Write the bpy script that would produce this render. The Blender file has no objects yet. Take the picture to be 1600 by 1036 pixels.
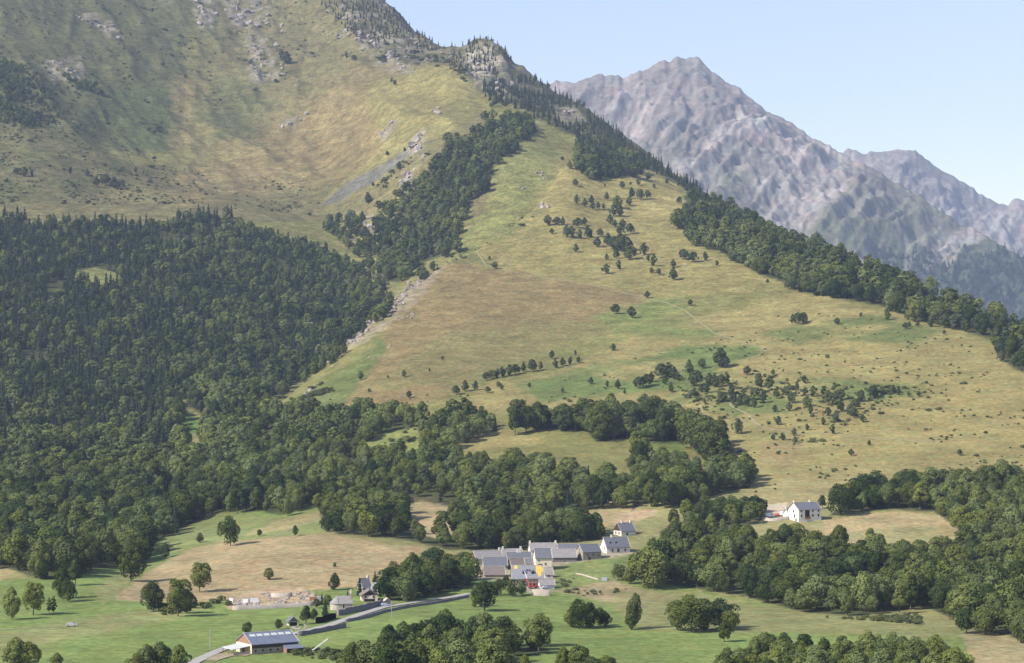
import bpy, math, random
import numpy as np
from mathutils import Vector, Matrix

# ------------------------------------------------------------------ camera, sky, sun, exposure
SC = bpy.context.scene
COL = SC.collection
F = 1600 * 70.0 / 36.0          # focal length in photo pixels (70 mm on 36 mm)
H0 = 620.0                      # photo row of the horizon
cam = bpy.data.cameras.new('camera')
cam.lens = 70; cam.sensor_width = 36
cam.shift_y = (H0 - 518.0) / 1600.0
cam.clip_start = 1.0; cam.clip_end = 40000
camo = bpy.data.objects.new('camera', cam); COL.objects.link(camo)
camo.rotation_euler = (math.radians(90), 0, 0)
SC.camera = camo

SUN_EL = math.radians(40)
SUN_H = Vector((-0.88, -0.47)).normalized()      # horizontal direction towards the sun
to_sun = Vector((SUN_H.x * math.cos(SUN_EL), SUN_H.y * math.cos(SUN_EL), math.sin(SUN_EL)))
world = bpy.data.worlds.new('World'); SC.world = world; world.use_nodes = True
wn = world.node_tree
bg = wn.nodes['Background']
sky = wn.nodes.new('ShaderNodeTexSky'); sky.sky_type = 'NISHITA'
sky.sun_disc = False; sky.sun_elevation = SUN_EL
sky.sun_rotation = math.atan2(SUN_H.x, SUN_H.y)
sky.altitude = 1000; sky.air_density = 1.35; sky.dust_density = 0.5; sky.ozone_density = 0.2
wb = wn.nodes.new('ShaderNodeVectorMath'); wb.operation = 'MULTIPLY'; wb.inputs[1].default_value = (1.09, 0.975, 1.04)   # white balance of the photograph
wn.links.new(sky.outputs[0], wb.inputs[0]); wn.links.new(wb.outputs[0], bg.inputs[0]); bg.inputs[1].default_value = 0.11
sl = bpy.data.lights.new('sun', 'SUN'); sl.energy = 5.0; sl.angle = math.radians(0.5); sl.color = (1.0, 0.94, 0.85)
so = bpy.data.objects.new('sun', sl); COL.objects.link(so)
so.rotation_euler = to_sun.to_track_quat('Z', 'Y').to_euler()
so.location = (-200, -100, 400)
SC.view_settings.view_transform = 'Standard'; SC.view_settings.look = 'None'
SC.view_settings.exposure = 0.75; SC.view_settings.gamma = 1.0
SC.render.engine = 'CYCLES'
SC.cycles.max_bounces = 4; SC.cycles.diffuse_bounces = 2; SC.cycles.transparent_max_bounces = 8

rng = np.random.default_rng(7)
random.seed(11)

# ------------------------------------------------------------------ helpers
def tag(o, label=None, cat=None, group=None, kind=None):
    if label: o['label'] = label
    if cat: o['category'] = cat
    if group: o['group'] = group
    if kind: o['kind'] = kind
    return o

def vnoise(x, y, seed):
    x0 = np.floor(x); y0 = np.floor(y)
    fx = x - x0; fy = y - y0
    xi = x0.astype(np.int64); yi = y0.astype(np.int64)
    def h(a, b):
        n = (a * 374761393 + b * 668265263 + seed * 974634777) & 0xffffffff
        n = ((n ^ (n >> 13)) * 1274126177) & 0xffffffff
        n = n ^ (n >> 16)
        return n / 4294967295.0
    sx = fx * fx * fx * (fx * (fx * 6 - 15) + 10); sy = fy * fy * fy * (fy * (fy * 6 - 15) + 10)
    a = h(xi, yi); b = h(xi + 1, yi); c = h(xi, yi + 1); d = h(xi + 1, yi + 1)
    return ((a + (b - a) * sx) * (1 - sy) + (c + (d - c) * sx) * sy) * 2 - 1

def fbm(x, y, wl, octv, seed, gain=0.5):
    s = np.zeros_like(x, dtype=float); amp = 1.0; tot = 0.0; f = 1.0 / wl
    for i in range(octv):
        s += amp * vnoise(x * f + 17.3 * i, y * f - 9.1 * i, seed + i); tot += amp
        amp *= gain; f *= 2.03
    return s / tot

def ridged(x, y, wl, octv, seed):
    s = np.zeros_like(x, dtype=float); amp = 1.0; tot = 0.0; f = 1.0 / wl
    for i in range(octv):
        s += amp * (1 - 2 * np.abs(vnoise(x * f + 5.7 * i, y * f + 3.3 * i, seed + i))); tot += amp
        amp *= 0.5; f *= 2.07
    return s / tot

def gsmooth(a, sig, axis):
    r = max(1, int(sig * 3)); k = np.exp(-0.5 * (np.arange(-r, r + 1) / sig) ** 2); k /= k.sum()
    p = [(0, 0)] * a.ndim; p[axis] = (r, r)
    b = np.pad(a, p, mode='edge')
    return np.apply_along_axis(lambda q: np.convolve(q, k, mode='valid'), axis, b)

def smax(a, b, k):
    return 0.5 * (a + b + np.sqrt((a - b) ** 2 + k * k))

def inpoly(px, py, poly):
    poly = np.asarray(poly, float); n = len(poly)
    r = np.zeros(px.shape, bool)
    x0, y0 = poly.min(0); x1, y1 = poly.max(0)
    m = (px >= x0) & (px <= x1) & (py >= y0) & (py <= y1)
    if not m.any(): return r
    qx = px[m]; qy = py[m]; c = np.zeros(qx.shape, bool)
    j = n - 1
    for i in range(n):
        xi, yi = poly[i]; xj, yj = poly[j]
        if yi != yj:
            c ^= ((yi > qy) != (yj > qy)) & (qx < (xj - xi) * (qy - yi) / (yj - yi) + xi)
        j = i
    r[m] = c
    return r

def mesh_np(name, V, Fq, smooth=False, mats=(), mi=None, attrs=None):
    """V (n,3), Fq (m,k) faces all of k corners."""
    me = bpy.data.meshes.new(name)
    V = np.ascontiguousarray(V, np.float32); Fq = np.ascontiguousarray(Fq, np.int32)
    m, k = Fq.shape
    me.vertices.add(len(V)); me.vertices.foreach_set('co', V.ravel())
    me.loops.add(m * k); me.loops.foreach_set('vertex_index', Fq.ravel())
    me.polygons.add(m)
    me.polygons.foreach_set('loop_start', np.arange(0, m * k, k, dtype=np.int32))
    if smooth: me.polygons.foreach_set('use_smooth', np.ones(m, bool))
    if mi is not None: me.polygons.foreach_set('material_index', np.ascontiguousarray(mi, np.int32))
    for mt in mats: me.materials.append(mt)
    if attrs:
        for an, arr in attrs.items():
            if arr.ndim == 2:
                at = me.attributes.new(an, 'FLOAT_COLOR', 'POINT')
                at.data.foreach_set('color', np.concatenate([arr, np.ones((len(arr), 1))], 1).astype(np.float32).ravel())
            else:
                at = me.attributes.new(an, 'FLOAT', 'POINT')
                at.data.foreach_set('value', arr.astype(np.float32))
    me.update(calc_edges=True)
    return me

def link(name, me, parent=None):
    o = bpy.data.objects.new(name, me); COL.objects.link(o)
    if parent: o.parent = parent
    return o

# ------------------------------------------------------------------ materials
def mat_new(name):
    m = bpy.data.materials.new(name); m.use_nodes = True
    return m, m.node_tree, m.node_tree.nodes['Principled BSDF']

def mat_plain(name, col, rough=0.85, var=0.18, scale=1.5, bump=0.0, spec=0.25, metal=0.0):
    m, nt, b = mat_new(name)
    tc = nt.nodes.new('ShaderNodeTexCoord')
    n = nt.nodes.new('ShaderNodeTexNoise'); n.inputs['Scale'].default_value = scale; n.inputs['Detail'].default_value = 5
    nt.links.new(tc.outputs['Object'], n.inputs['Vector'])
    mp = nt.nodes.new('ShaderNodeMapRange')
    mp.inputs[1].default_value = 0.25; mp.inputs[2].default_value = 0.75
    mp.inputs[3].default_value = 1 - var; mp.inputs[4].default_value = 1 + var
    nt.links.new(n.outputs['Fac'], mp.inputs[0])
    mx = nt.nodes.new('ShaderNodeVectorMath'); mx.operation = 'MULTIPLY'
    mx.inputs[0].default_value = col
    nt.links.new(mp.outputs[0], mx.inputs[1]); nt.links.new(mx.outputs[0], b.inputs['Base Color'])
    b.inputs['Roughness'].default_value = rough
    b.inputs['Specular IOR Level'].default_value = spec; b.inputs['Metallic'].default_value = metal
    if bump:
        bp = nt.nodes.new('ShaderNodeBump'); bp.inputs['Distance'].default_value = bump
        nt.links.new(n.outputs['Fac'], bp.inputs['Height']); nt.links.new(bp.outputs[0], b.inputs['Normal'])
    return m

def mat_courses(name, col, col2, sx, sz, rough=0.8, mortar=0.03, spec=0.2, noise=2.0):
    """rows of slates / stones: brick pattern in object space, colour only."""
    m, nt, b = mat_new(name)
    tc = nt.nodes.new('ShaderNodeTexCoord'); mp = nt.nodes.new('ShaderNodeMapping')
    mp.inputs['Rotation'].default_value = (math.radians(90), 0, 0)
    nt.links.new(tc.outputs['Object'], mp.inputs['Vector'])
    br = nt.nodes.new('ShaderNodeTexBrick'); br.inputs['Scale'].default_value = 1.0
    br.inputs['Brick Width'].default_value = sx; br.inputs['Row Height'].default_value = sz
    br.inputs['Mortar Size'].default_value = mortar; br.inputs['Color1'].default_value = (*col, 1)
    br.inputs['Color2'].default_value = (*col2, 1)
    br.inputs['Mortar'].default_value = (*[c * 0.65 for c in col], 1)
    nt.links.new(mp.outputs[0], br.inputs['Vector'])
    n = nt.nodes.new('ShaderNodeTexNoise'); n.inputs['Scale'].default_value = noise; n.inputs['Detail'].default_value = 6
    nt.links.new(tc.outputs['Object'], n.inputs['Vector'])
    r = nt.nodes.new('ShaderNodeMapRange'); r.inputs[1].default_value = .25; r.inputs[2].default_value = .75
    r.inputs[3].default_value = .72; r.inputs[4].default_value = 1.28
    nt.links.new(n.outputs['Fac'], r.inputs[0])
    mx = nt.nodes.new('ShaderNodeVectorMath'); mx.operation = 'MULTIPLY'
    nt.links.new(br.outputs['Color'], mx.inputs[0]); nt.links.new(r.outputs[0], mx.inputs[1])
    nt.links.new(mx.outputs[0], b.inputs['Base Color'])
    b.inputs['Roughness'].default_value = rough; b.inputs['Specular IOR Level'].default_value = spec
    return m

def mat_ground(name, fine=1.0, far=False):
    m, nt, b = mat_new(name)
    at = nt.nodes.new('ShaderNodeAttribute'); at.attribute_name = 'Col'
    geo = nt.nodes.new('ShaderNodeNewGeometry')
    def noise(sc, det, stretch=None):
        n = nt.nodes.new('ShaderNodeTexNoise'); n.inputs['Scale'].default_value = sc; n.inputs['Detail'].default_value = det
        n.inputs['Roughness'].default_value = 0.65
        if stretch:
            mp = nt.nodes.new('ShaderNodeMapping'); mp.inputs['Scale'].default_value = stretch
            nt.links.new(geo.outputs['Position'], mp.inputs[0]); nt.links.new(mp.outputs[0], n.inputs['Vector'])
        else:
            nt.links.new(geo.outputs['Position'], n.inputs['Vector'])
        return n
    def rng_(n, a, c):
        r = nt.nodes.new('ShaderNodeMapRange'); r.inputs[1].default_value = .3; r.inputs[2].default_value = .7
        r.inputs[3].default_value = a; r.inputs[4].default_value = c
        nt.links.new(n.outputs['Fac'], r.inputs[0]); return r
    k = 0.12 if far else 1.0
    n1 = noise(0.28 * k, 6); n2 = noise(0.035 * k, 5); n3 = noise(0.05 * k, 4, (0.35, 0.35, 5.0))
    r1 = rng_(n1, .70, 1.28); r2 = rng_(n2, .82, 1.18); r3 = rng_(n3, .88, 1.12)
    prev = at.outputs['Color']
    for r in (r1, r2, r3):
        v = nt.nodes.new('ShaderNodeVectorMath'); v.operation = 'MULTIPLY'
        nt.links.new(prev, v.inputs[0]); nt.links.new(r.outputs[0], v.inputs[1]); prev = v.outputs[0]
    if not far:
        wd = nt.nodes.new('ShaderNodeAttribute'); wd.attribute_name = 'wild'
        for sc_, lo_, hi_, a_, c_ in ((.065, .40, .60, .74, 1.20), (.19, .45, .62, 1.12, .66)):
            n5 = noise(sc_, 8); n5.inputs['Roughness'].default_value = .72
            r5 = nt.nodes.new('ShaderNodeMapRange'); r5.inputs[1].default_value = lo_; r5.inputs[2].default_value = hi_; r5.inputs[3].default_value = a_; r5.inputs[4].default_value = c_
            nt.links.new(n5.outputs['Fac'], r5.inputs[0])
            m5 = nt.nodes.new('ShaderNodeMix'); m5.inputs['A'].default_value = 1.0
            nt.links.new(wd.outputs['Fac'], m5.inputs['Factor']); nt.links.new(r5.outputs[0], m5.inputs['B'])
            v5 = nt.nodes.new('ShaderNodeVectorMath'); v5.operation = 'MULTIPLY'
            nt.links.new(prev, v5.inputs[0]); nt.links.new(m5.outputs['Result'], v5.inputs[1]); prev = v5.outputs[0]
    # slight hue drift between straw and green
    n4 = noise(0.09 * k, 4); r4 = rng_(n4, 0.0, 1.0)
    hm = nt.nodes.new('ShaderNodeMix'); hm.data_type = 'RGBA'; hm.blend_type = 'MULTIPLY'
    tint = nt.nodes.new('ShaderNodeMix'); tint.data_type = 'RGBA'
    tint.inputs['A'].default_value = (1.10, .98, .92, 1); tint.inputs['B'].default_value = (.90, 1.03, .98, 1)
    nt.links.new(r4.outputs[0], tint.inputs['Factor'])
    hm.inputs['Factor'].default_value = 1.0
    nt.links.new(prev, hm.inputs['A']); nt.links.new(tint.outputs['Result'], hm.inputs['B'])
    nt.links.new(hm.outputs['Result'], b.inputs['Base Color'])
    b.inputs['Roughness'].default_value = 0.95; b.inputs['Specular IOR Level'].default_value = 0.05
    bp = nt.nodes.new('ShaderNodeBump'); bp.inputs['Distance'].default_value = (1.2 if not far else 1.6) / k * fine; bp.inputs['Strength'].default_value = 0.6
    nt.links.new(n1.outputs['Fac'], bp.inputs['Height']); nt.links.new(bp.outputs[0], b.inputs['Normal'])
    return m

def mat_leaf(name, dark, light, transl=0.22):
    m, nt, b = mat_new(name)
    oi = nt.nodes.new('ShaderNodeObjectInfo'); at = nt.nodes.new('ShaderNodeAttribute'); at.attribute_name = 'tint'
    mx = nt.nodes.new('ShaderNodeMix'); mx.data_type = 'RGBA'
    mx.inputs['A'].default_value = (*dark, 1); mx.inputs['B'].default_value = (*light, 1)
    pn = nt.nodes.new('ShaderNodeTexNoise'); pn.inputs['Scale'].default_value = 0.011; pn.inputs['Detail'].default_value = 2
    nt.links.new(oi.outputs['Location'], pn.inputs['Vector'])
    pr = nt.nodes.new('ShaderNodeMapRange'); pr.inputs[1].default_value = .35; pr.inputs[2].default_value = .65; pr.inputs[3].default_value = -.28; pr.inputs[4].default_value = .34
    nt.links.new(pn.outputs['Fac'], pr.inputs[0])
    ad = nt.nodes.new('ShaderNodeMath'); ad.operation = 'ADD'; ad.use_clamp = True
    pw = nt.nodes.new('ShaderNodeMath'); pw.operation = 'POWER'; pw.inputs[1].default_value = 1.15
    nt.links.new(oi.outputs['Random'], pw.inputs[0])
    nt.links.new(pw.outputs[0], ad.inputs[0]); nt.links.new(pr.outputs[0], ad.inputs[1]); nt.links.new(ad.outputs[0], mx.inputs['Factor'])
    # second, independent drift: yellow-green to grey-green
    m7 = nt.nodes.new('ShaderNodeMath'); m7.operation = 'MULTIPLY'; m7.inputs[1].default_value = 17.31
    fr = nt.nodes.new('ShaderNodeMath'); fr.operation = 'FRACT'
    nt.links.new(oi.outputs['Random'], m7.inputs[0]); nt.links.new(m7.outputs[0], fr.inputs[0])
    hx = nt.nodes.new('ShaderNodeMix'); hx.data_type = 'RGBA'
    hx.inputs['A'].default_value = (1.06, 1.04, .72, 1); hx.inputs['B'].default_value = (.94, 1.0, 1.14, 1)
    nt.links.new(fr.outputs[0], hx.inputs['Factor'])
    hv = nt.nodes.new('ShaderNodeVectorMath'); hv.operation = 'MULTIPLY'
    nt.links.new(mx.outputs['Result'], hv.inputs[0]); nt.links.new(hx.outputs['Result'], hv.inputs[1])
    v = nt.nodes.new('ShaderNodeVectorMath'); v.operation = 'MULTIPLY'
    nt.links.new(hv.outputs[0], v.inputs[0]); nt.links.new(at.outputs['Fac'], v.inputs[1])
    df = nt.nodes.new('ShaderNodeBsdfDiffuse'); tr = nt.nodes.new('ShaderNodeBsdfTranslucent')
    nt.links.new(v.outputs[0], df.inputs[0]); nt.links.new(v.outputs[0], tr.inputs[0])
    ms = nt.nodes.new('ShaderNodeMixShader'); ms.inputs[0].default_value = transl
    nt.links.new(df.outputs[0], ms.inputs[1]); nt.links.new(tr.outputs[0], ms.inputs[2])
    nt.links.new(ms.outputs[0], nt.nodes['Material Output'].inputs['Surface'])
    nt.nodes.remove(b)
    return m

M = {}
M['ground'] = mat_ground('ground_cover')
M['far'] = mat_ground('far_rock', 1.0, True)
M['broad'] = mat_leaf('broad_leaves', (0.036, 0.056, 0.019), (0.140, 0.160, 0.052))
M['pale'] = mat_leaf('pale_leaves', (0.102, 0.132, 0.040), (0.165, 0.192, 0.070))
M['pine'] = mat_leaf('pine_needles', (0.046, 0.062, 0.032), (0.080, 0.096, 0.045), .1)
M['spruce'] = mat_leaf('spruce_needles', (0.028, 0.043, 0.026), (0.056, 0.072, 0.040), .1)
M['scrub'] = mat_leaf('scrub_leaves', (0.070, 0.085, 0.036), (0.135, 0.145, 0.065), .15)
M['bark'] = mat_plain('bark', (0.12, 0.095, 0.07), .95, .3, 3)
M['rock'] = mat_plain('bare_rock', (0.27, 0.235, 0.212), .95, .4, .5)
M['slate'] = mat_courses('slate_roof', (0.120, 0.125, 0.145), (0.150, 0.152, 0.168), .4, .3, .55, .02, .4)
M['slate_pale'] = mat_courses('weathered_slate', (0.27, 0.25, 0.24), (0.22, 0.21, 0.205), .4, .3, .8, .02)
M['slate_brown'] = mat_courses('brown_slate', (0.20, 0.165, 0.145), (0.165, 0.14, 0.13), .4, .3, .85, .02)
M['slate_new'] = mat_courses('new_blue_slate', (0.215, 0.22, 0.24), (0.245, 0.25, 0.265), .4, .3, .5, .02, .4)
M['cream'] = mat_plain('cream_render', (0.66, 0.58, 0.42), .9, .10, .8)
M['white'] = mat_plain('white_render', (0.66, 0.615, 0.545), .9, .10, .8)
M['pink'] = mat_plain('pink_render', (0.58, 0.47, 0.42), .9, .10, .8)
M['stone'] = mat_courses('stone_masonry', (0.40, 0.34, 0.27), (0.32, 0.28, 0.23), .6, .3, .95, .03)
M['stone_pale'] = mat_courses('pale_masonry', (0.46, 0.40, 0.335), (0.36, 0.32, 0.275), .7, .35, .95, .03)
M['wood'] = mat_plain('brown_boards', (0.27, 0.12, 0.06), .8, .25, 2)
M['orangewood'] = mat_plain('orange_boards', (0.25, 0.14, 0.085), .85, .3, 2)
M['darkwood'] = mat_plain('dark_timber', (0.055, 0.042, 0.035), .8, .25, 2)
M['pane'] = mat_plain('window_glass', (0.02, 0.024, 0.03), .15, .1, 1, 0, .5)
M['void'] = mat_plain('dark_interior', (0.015, 0.014, 0.014), .9, .1, 1)
M['metalroof'] = mat_plain('blue_grey_sheet', (0.14, 0.155, 0.205), .55, .15, .5, 0, .3)
M['skylight'] = mat_plain('clear_sheet', (0.48, 0.49, 0.47), .4, .1, 1)
M['yellow'] = mat_plain('yellow_insulation', (0.62, 0.41, 0.07), .8, .1, 1)
M['red'] = mat_plain('red_paint', (0.48, 0.055, 0.05), .4, .1, 1, 0, .5)
M['steel'] = mat_plain('galvanised_steel', (0.42, 0.43, 0.44), .45, .15, 3, 0, .5, .5)
M['whitepaint'] = mat_plain('white_paint', (0.78, 0.78, 0.77), .35, .04, 1, 0, .5)
M['silver'] = mat_plain('silver_paint', (0.55, 0.56, 0.58), .3, .05, 1, 0, .6, .5)
M['tyre'] = mat_plain('rubber', (0.02, 0.02, 0.02), .9, .1, 3)
M['mortar'] = mat_plain('pale_mortar', (0.55, 0.51, 0.45), .9, .2, 2)
M['asphalt'] = mat_plain('pale_road', (0.30, 0.28, 0.255), .95, .15, .4)
M['track'] = mat_plain('worn_track', (0.25, 0.205, 0.125), .95, .25, .3)
M['shaded_stone'] = mat_courses('shaded_walling', (0.20, 0.18, 0.17), (0.15, 0.14, 0.135), .6, .3, .95, .03)  # stone with the shade on the lane walls put into its colour
M['machine'] = mat_plain('cream_machine_paint', (0.66, 0.52, 0.26), .5, .1, 1)
M['tarp'] = mat_plain('grey_tarpaulin', (0.33, 0.36, 0.42), .6, .15, 1)

# ------------------------------------------------------------------ terrain: feature curves (photo column, photo row, metres) front to back
L1 = [
 [(-300,1036,640),(1900,1036,640)],
 [(-300,960,800),(1200,960,800),(1600,960,770),(1900,960,770)],
 [(-300,880,1020),(0,880,1020),(150,885,1000),(250,925,900),(400,935,880),(600,940,870),(760,925,900),(900,935,880),(1000,925,895),(1200,950,840),(1600,930,860),(1900,930,860)],
 [(-300,870,1060),(0,870,1060),(100,866,1080),(200,858,1120),(300,868,1020),(400,862,1010),(500,857,1010),(600,860,1005),(760,880,985),(850,872,1000),(950,862,1010),(1050,870,1000),(1200,860,1000),(1300,860,1000),(1600,850,1000),(1900,850,1000)],
 [(-300,800,1360),(0,800,1350),(100,802,1340),(200,812,1320),(300,815,1230),(400,815,1160),(500,800,1165),(600,800,1160),(700,800,1160),(850,820,1110),(950,800,1135),(1050,800,1115),(1200,812,1080),(1270,815,1075),(1400,808,1085),(1500,806,1085),(1600,800,1090),(1900,800,1090)],
 [(-300,745,1540),(0,745,1530),(200,750,1500),(400,760,1370),(600,740,1335),(800,740,1290),(950,740,1280),(1200,745,1245),(1400,745,1235),(1600,740,1235),(1900,740,1235)],
 [(-300,705,1680),(200,700,1680),(400,690,1560),(500,682,1500),(700,685,1430),(850,690,1400),(1000,685,1400),(1200,680,1385),(1400,680,1365),(1600,680,1350),(1900,690,1350)],
 [(-300,720,1750),(300,715,1740),(400,655,1630),(440,645,1630),(500,637,1600),(620,638,1560),(800,630,1540),(1000,625,1530),(1200,620,1505),(1400,612,1500),(1600,622,1460),(1900,640,1460)],
 [(-300,720,1850),(300,715,1830),(400,648,1700),(440,636,1700),(500,605,1710),(600,565,1740),(700,560,1740),(900,560,1725),(1000,560,1705),(1100,555,1700),(1200,550,1685),(1300,545,1680),(1400,550,1640),(1500,560,1600),(1600,577,1540),(1900,630,1540)],
 [(-300,720,2000),(300,720,1930),(400,650,1770),(440,632,1770),(500,585,1790),(560,537,1850),(600,512,1900),(700,490,1930),(800,485,1940),(1000,485,1930),(1100,500,1870),(1200,492,1870),(1300,482,1860),(1400,500,1795),(1500,522,1720),(1600,550,1620),(1900,620,1620)],
 [(-300,720,2100),(300,725,2000),(400,655,1810),(440,630,1810),(500,575,1825),(560,523,1895),(600,490,1965),(640,455,2045),(700,430,2120),(800,415,2180),(900,420,2160),(1000,410,2180),(1100,420,2120),(1200,436,2060),(1300,456,1950),(1400,476,1880),(1500,502,1790),(1600,527,1700),(1900,610,1700)],
 [(-300,720,2200),(300,730,2060),(400,660,1860),(440,630,1860),(500,572,1872),(560,518,1940),(600,486,2010),(640,449,2090),(690,405,2210),(740,385,2290),(790,358,2380),(850,308,2560),(880,250,2800),(900,238,2900),(940,258,2850),(1000,278,2760),(1060,293,2700),(1100,306,2640),(1200,356,2400),(1300,392,2230),(1400,433,2080),(1450,455,2010),(1500,470,1960),(1600,508,1820),(1900,600,1820)],
]
L2 = [
 [(-300,850,1150),(0,850,1150),(200,850,1200),(400,760,1450),(600,720,1600),(800,700,1700),(1000,720,1800)],
 [(-300,780,1400),(0,780,1400),(200,770,1430),(300,745,1520),(400,700,1630),(500,680,1760),(600,640,1900),(700,600,2050),(800,560,2200),(900,480,2400),(1000,440,2480),(1100,430,2480)],
 [(-300,680,1700),(0,680,1700),(200,680,1720),(300,670,1740),(400,642,1790),(450,634,1860),(500,600,1960),(600,530,2150),(650,480,2250),(700,440,2370),(800,400,2420),(900,340,2580),(1000,345,2570),(1100,370,2540)],
 [(-300,580,2000),(0,580,2000),(200,570,2050),(300,570,2080),(400,575,2080),(450,560,2130),(500,520,2250),(560,470,2380),(600,445,2450),(650,422,2460),(700,387,2520),(760,340,2580),(800,300,2650),(850,275,2720),(900,270,2750),(1000,295,2720),(1100,335,2650)],
 [(-300,330,2650),(0,328,2680),(100,325,2720),(200,328,2760),(300,324,2800),(400,338,2820),(450,352,2800),(500,367,2790),(560,392,2720),(600,397,2640),(650,367,2620),(700,330,2650),(750,265,2750),(800,220,2860),(830,214,2900),(870,228,2920),(900,235,2950),(1000,268,2900),(1100,318,2800)],
 [(-300,230,2980),(0,240,2980),(100,250,3000),(200,280,3000),(300,290,3050),(400,294,3100),(450,302,3100),(500,312,3050),(560,312,2920),(600,305,2860),(650,250,2880),(700,225,2900),(750,195,2980),(800,178,3060),(850,190,3050),(900,210,3080),(1000,250,3030),(1100,305,2900)],
 [(-300,130,3350),(0,150,3300),(100,170,3320),(200,200,3350),(300,235,3380),(400,237,3420),(500,227,3380),(560,215,3250),(600,200,3180),(650,185,3140),(700,155,3200),(750,152,3180),(800,155,3180),(850,180,3150),(900,205,3150),(1000,246,3100),(1100,303,2980)],
 [(-300,40,3700),(0,60,3650),(100,80,3680),(200,100,3750),(300,110,3800),(400,110,3850),(500,120,3750),(560,135,3620),(600,130,3560),(650,120,3500),(700,101,3480),(718,96,3490),(740,125,3420),(760,146,3300),(800,152,3260),(850,182,3220),(900,210,3230),(1000,255,3200),(1100,310,3060)],
 [(-300,-30,4000),(0,-20,3950),(200,10,4100),(300,5,4200),(400,20,4200),(500,60,4020),(560,90,3850),(600,118,3680),(650,119,3580),(700,112,3560),(740,145,3500),(800,178,3330),(900,235,3330),(1000,275,3300),(1100,330,3150)],
 [(-300,-120,4300),(0,-120,4300),(200,-100,4500),(400,-70,4550),(500,20,4300),(600,110,4000),(700,160,3900),(800,240,3700),(900,290,3600),(1100,350,3400)],
]
for c in L2:
    d = c[-1][2]
    c += [(1250, max(430, c[-1][1]), d), (1400, 540, d), (1900, 660, d)]
L3 = [
 [(-300,300,3500),(450,200,3600),(600,250,3300),(800,300,3100),(1000,335,2950),(1100,345,2900),(1200,385,2700),(1300,450,2600),(1400,540,2500),(1900,640,2500)],
 [(-300,200,3900),(450,100,3950),(550,90,3850),(600,105,3760),(700,108,3640),(750,132,3560),(800,155,3500),(850,180,3440),(900,200,3380),(950,222,3300),(1000,252,3200),(1060,285,3080),(1100,306,2980),(1200,362,2760),(1300,440,2680),(1400,540,2600),(1900,640,2600)],
 [(-300,-60,4500),(450,-60,4500),(500,-50,4450),(560,-35,4350),(590,-8,4270),(612,3,4230),(625,18,4200),(650,47,4150),(675,64,4080),(690,70,4050),(700,76,4000),(720,77,3980),(735,68,3970),(760,67,3950),(783,76,3920),(797,100,3880),(820,115,3840),(850,136,3780),(900,162,3680),(950,198,3560),(1000,234,3430),(1060,277,3250),(1100,301,3100),(1150,332,2950),(1200,364,2820),(1300,440,2740),(1400,545,2700),(1900,640,2700)],
]
UG = np.arange(-300, 1900.1, 3.0)
DF = np.arange(600, 5400.1, 4.0)
def layer(curves, sig_u, sig_d, drop=0.6):
    nu = len(UG)
    vs = []; ds = []
    for c in curves:
        c = np.array(c, float)
        vs.append(np.interp(UG, c[:, 0], c[:, 1])); ds.append(np.interp(UG, c[:, 0], c[:, 2]))
    vs = gsmooth(np.array(vs), sig_u, 1); ds = gsmooth(np.array(ds), sig_u * 1.5, 1)
    zs = (H0 - vs) * ds / F
    out = np.empty((len(DF), nu))
    for j in range(nu):
        dk = np.maximum.accumulate(ds[:, j] + np.arange(len(ds)) * 1e-3); zk = zs[:, j]
        dk = np.concatenate([[dk[0] - 1200], dk, [dk[-1] + 250, dk[-1] + 2500]])
        z0 = {id(L1): zk[0], id(L2): zk[0] - 260}.get(id(curves), zk[0] - 1100)
        zk = np.concatenate([[z0], zk, [zk[-1] - 250 * drop, zk[-1] - 250 * drop - 700]])
        out[:, j] = np.interp(DF, dk, zk)
    return gsmooth(out, sig_d, 0)
Z1 = layer(L1, 6, 7); Z2 = layer(L2, 7, 8); Z3 = layer(L3, 2.0, 5)
ZF = smax(smax(Z1, Z2, 6.0), Z3, 6.0)
DR = np.concatenate([np.arange(604, 1200, 5.0), np.arange(1200, 3000, 6.0), np.arange(3000, 4900, 8.0)])
idx = np.clip(np.searchsorted(DF, DR), 0, len(DF) - 1)
ZG = ZF[idx]; DRr = DF[idx]
DR = DRr
front_d = np.array([3., 15, 40, 80, 130, 200, 280, 360, 440, 520, 580])
front_z = np.interp(front_d, [3, 40, 100, 200, 300, 400, 500, 600], [-2, -13, -32, -55, -72, -79, -83, -85])
ZG = np.concatenate([np.repeat(front_z[:, None], len(UG), 1), ZG], 0)
DR = np.concatenate([front_d, DR])
UU, DD = np.meshgrid(UG, DR)
XX = (UU - 800) * DD / F
# relief: soft on the pastures, broken on the high rock
VV0 = H0 - ZG * F / DD
hi = np.clip((DD - 1500) / 1500, 0, 1)
ZG = ZG + fbm(XX, DD, 160, 4, 3) * (0.5 + 5.0 * hi) + fbm(XX, DD, 40, 3, 9) * (0.15 + 1.3 * hi)
rockmask = np.clip((DD - 3350) / 350, 0, 1) * np.clip((UU - 330) / 80, 0, 1)
ZG = ZG + rockmask * (ridged(XX, DD * 0.7, 90, 5, 21) * 6 + ridged(XX, DD * .8, 34, 3, 24) * 4)
gul = ridged(XX * np.where(UU < 420, 1, 1) + 0.45 * DD + 30 * fbm(XX, DD, 200, 2, 35), DD * 0.32, 170, 4, 31)
ZG = ZG + np.clip((DD - 2700) / 500, 0, 1) * np.clip(gul - .1, -1, 1) * 15.0
ZG = ZG + np.clip((DD - 2950) / 300, 0, 1) * ridged(XX + .15 * DD, DD * .35, 62, 4, 37) * 3.5
ZG = np.maximum(ZG, -150)
VV = H0 - ZG * F / DD
run = np.minimum.accumulate(VV, 0)
VIS = VV <= run + 2.0

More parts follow.
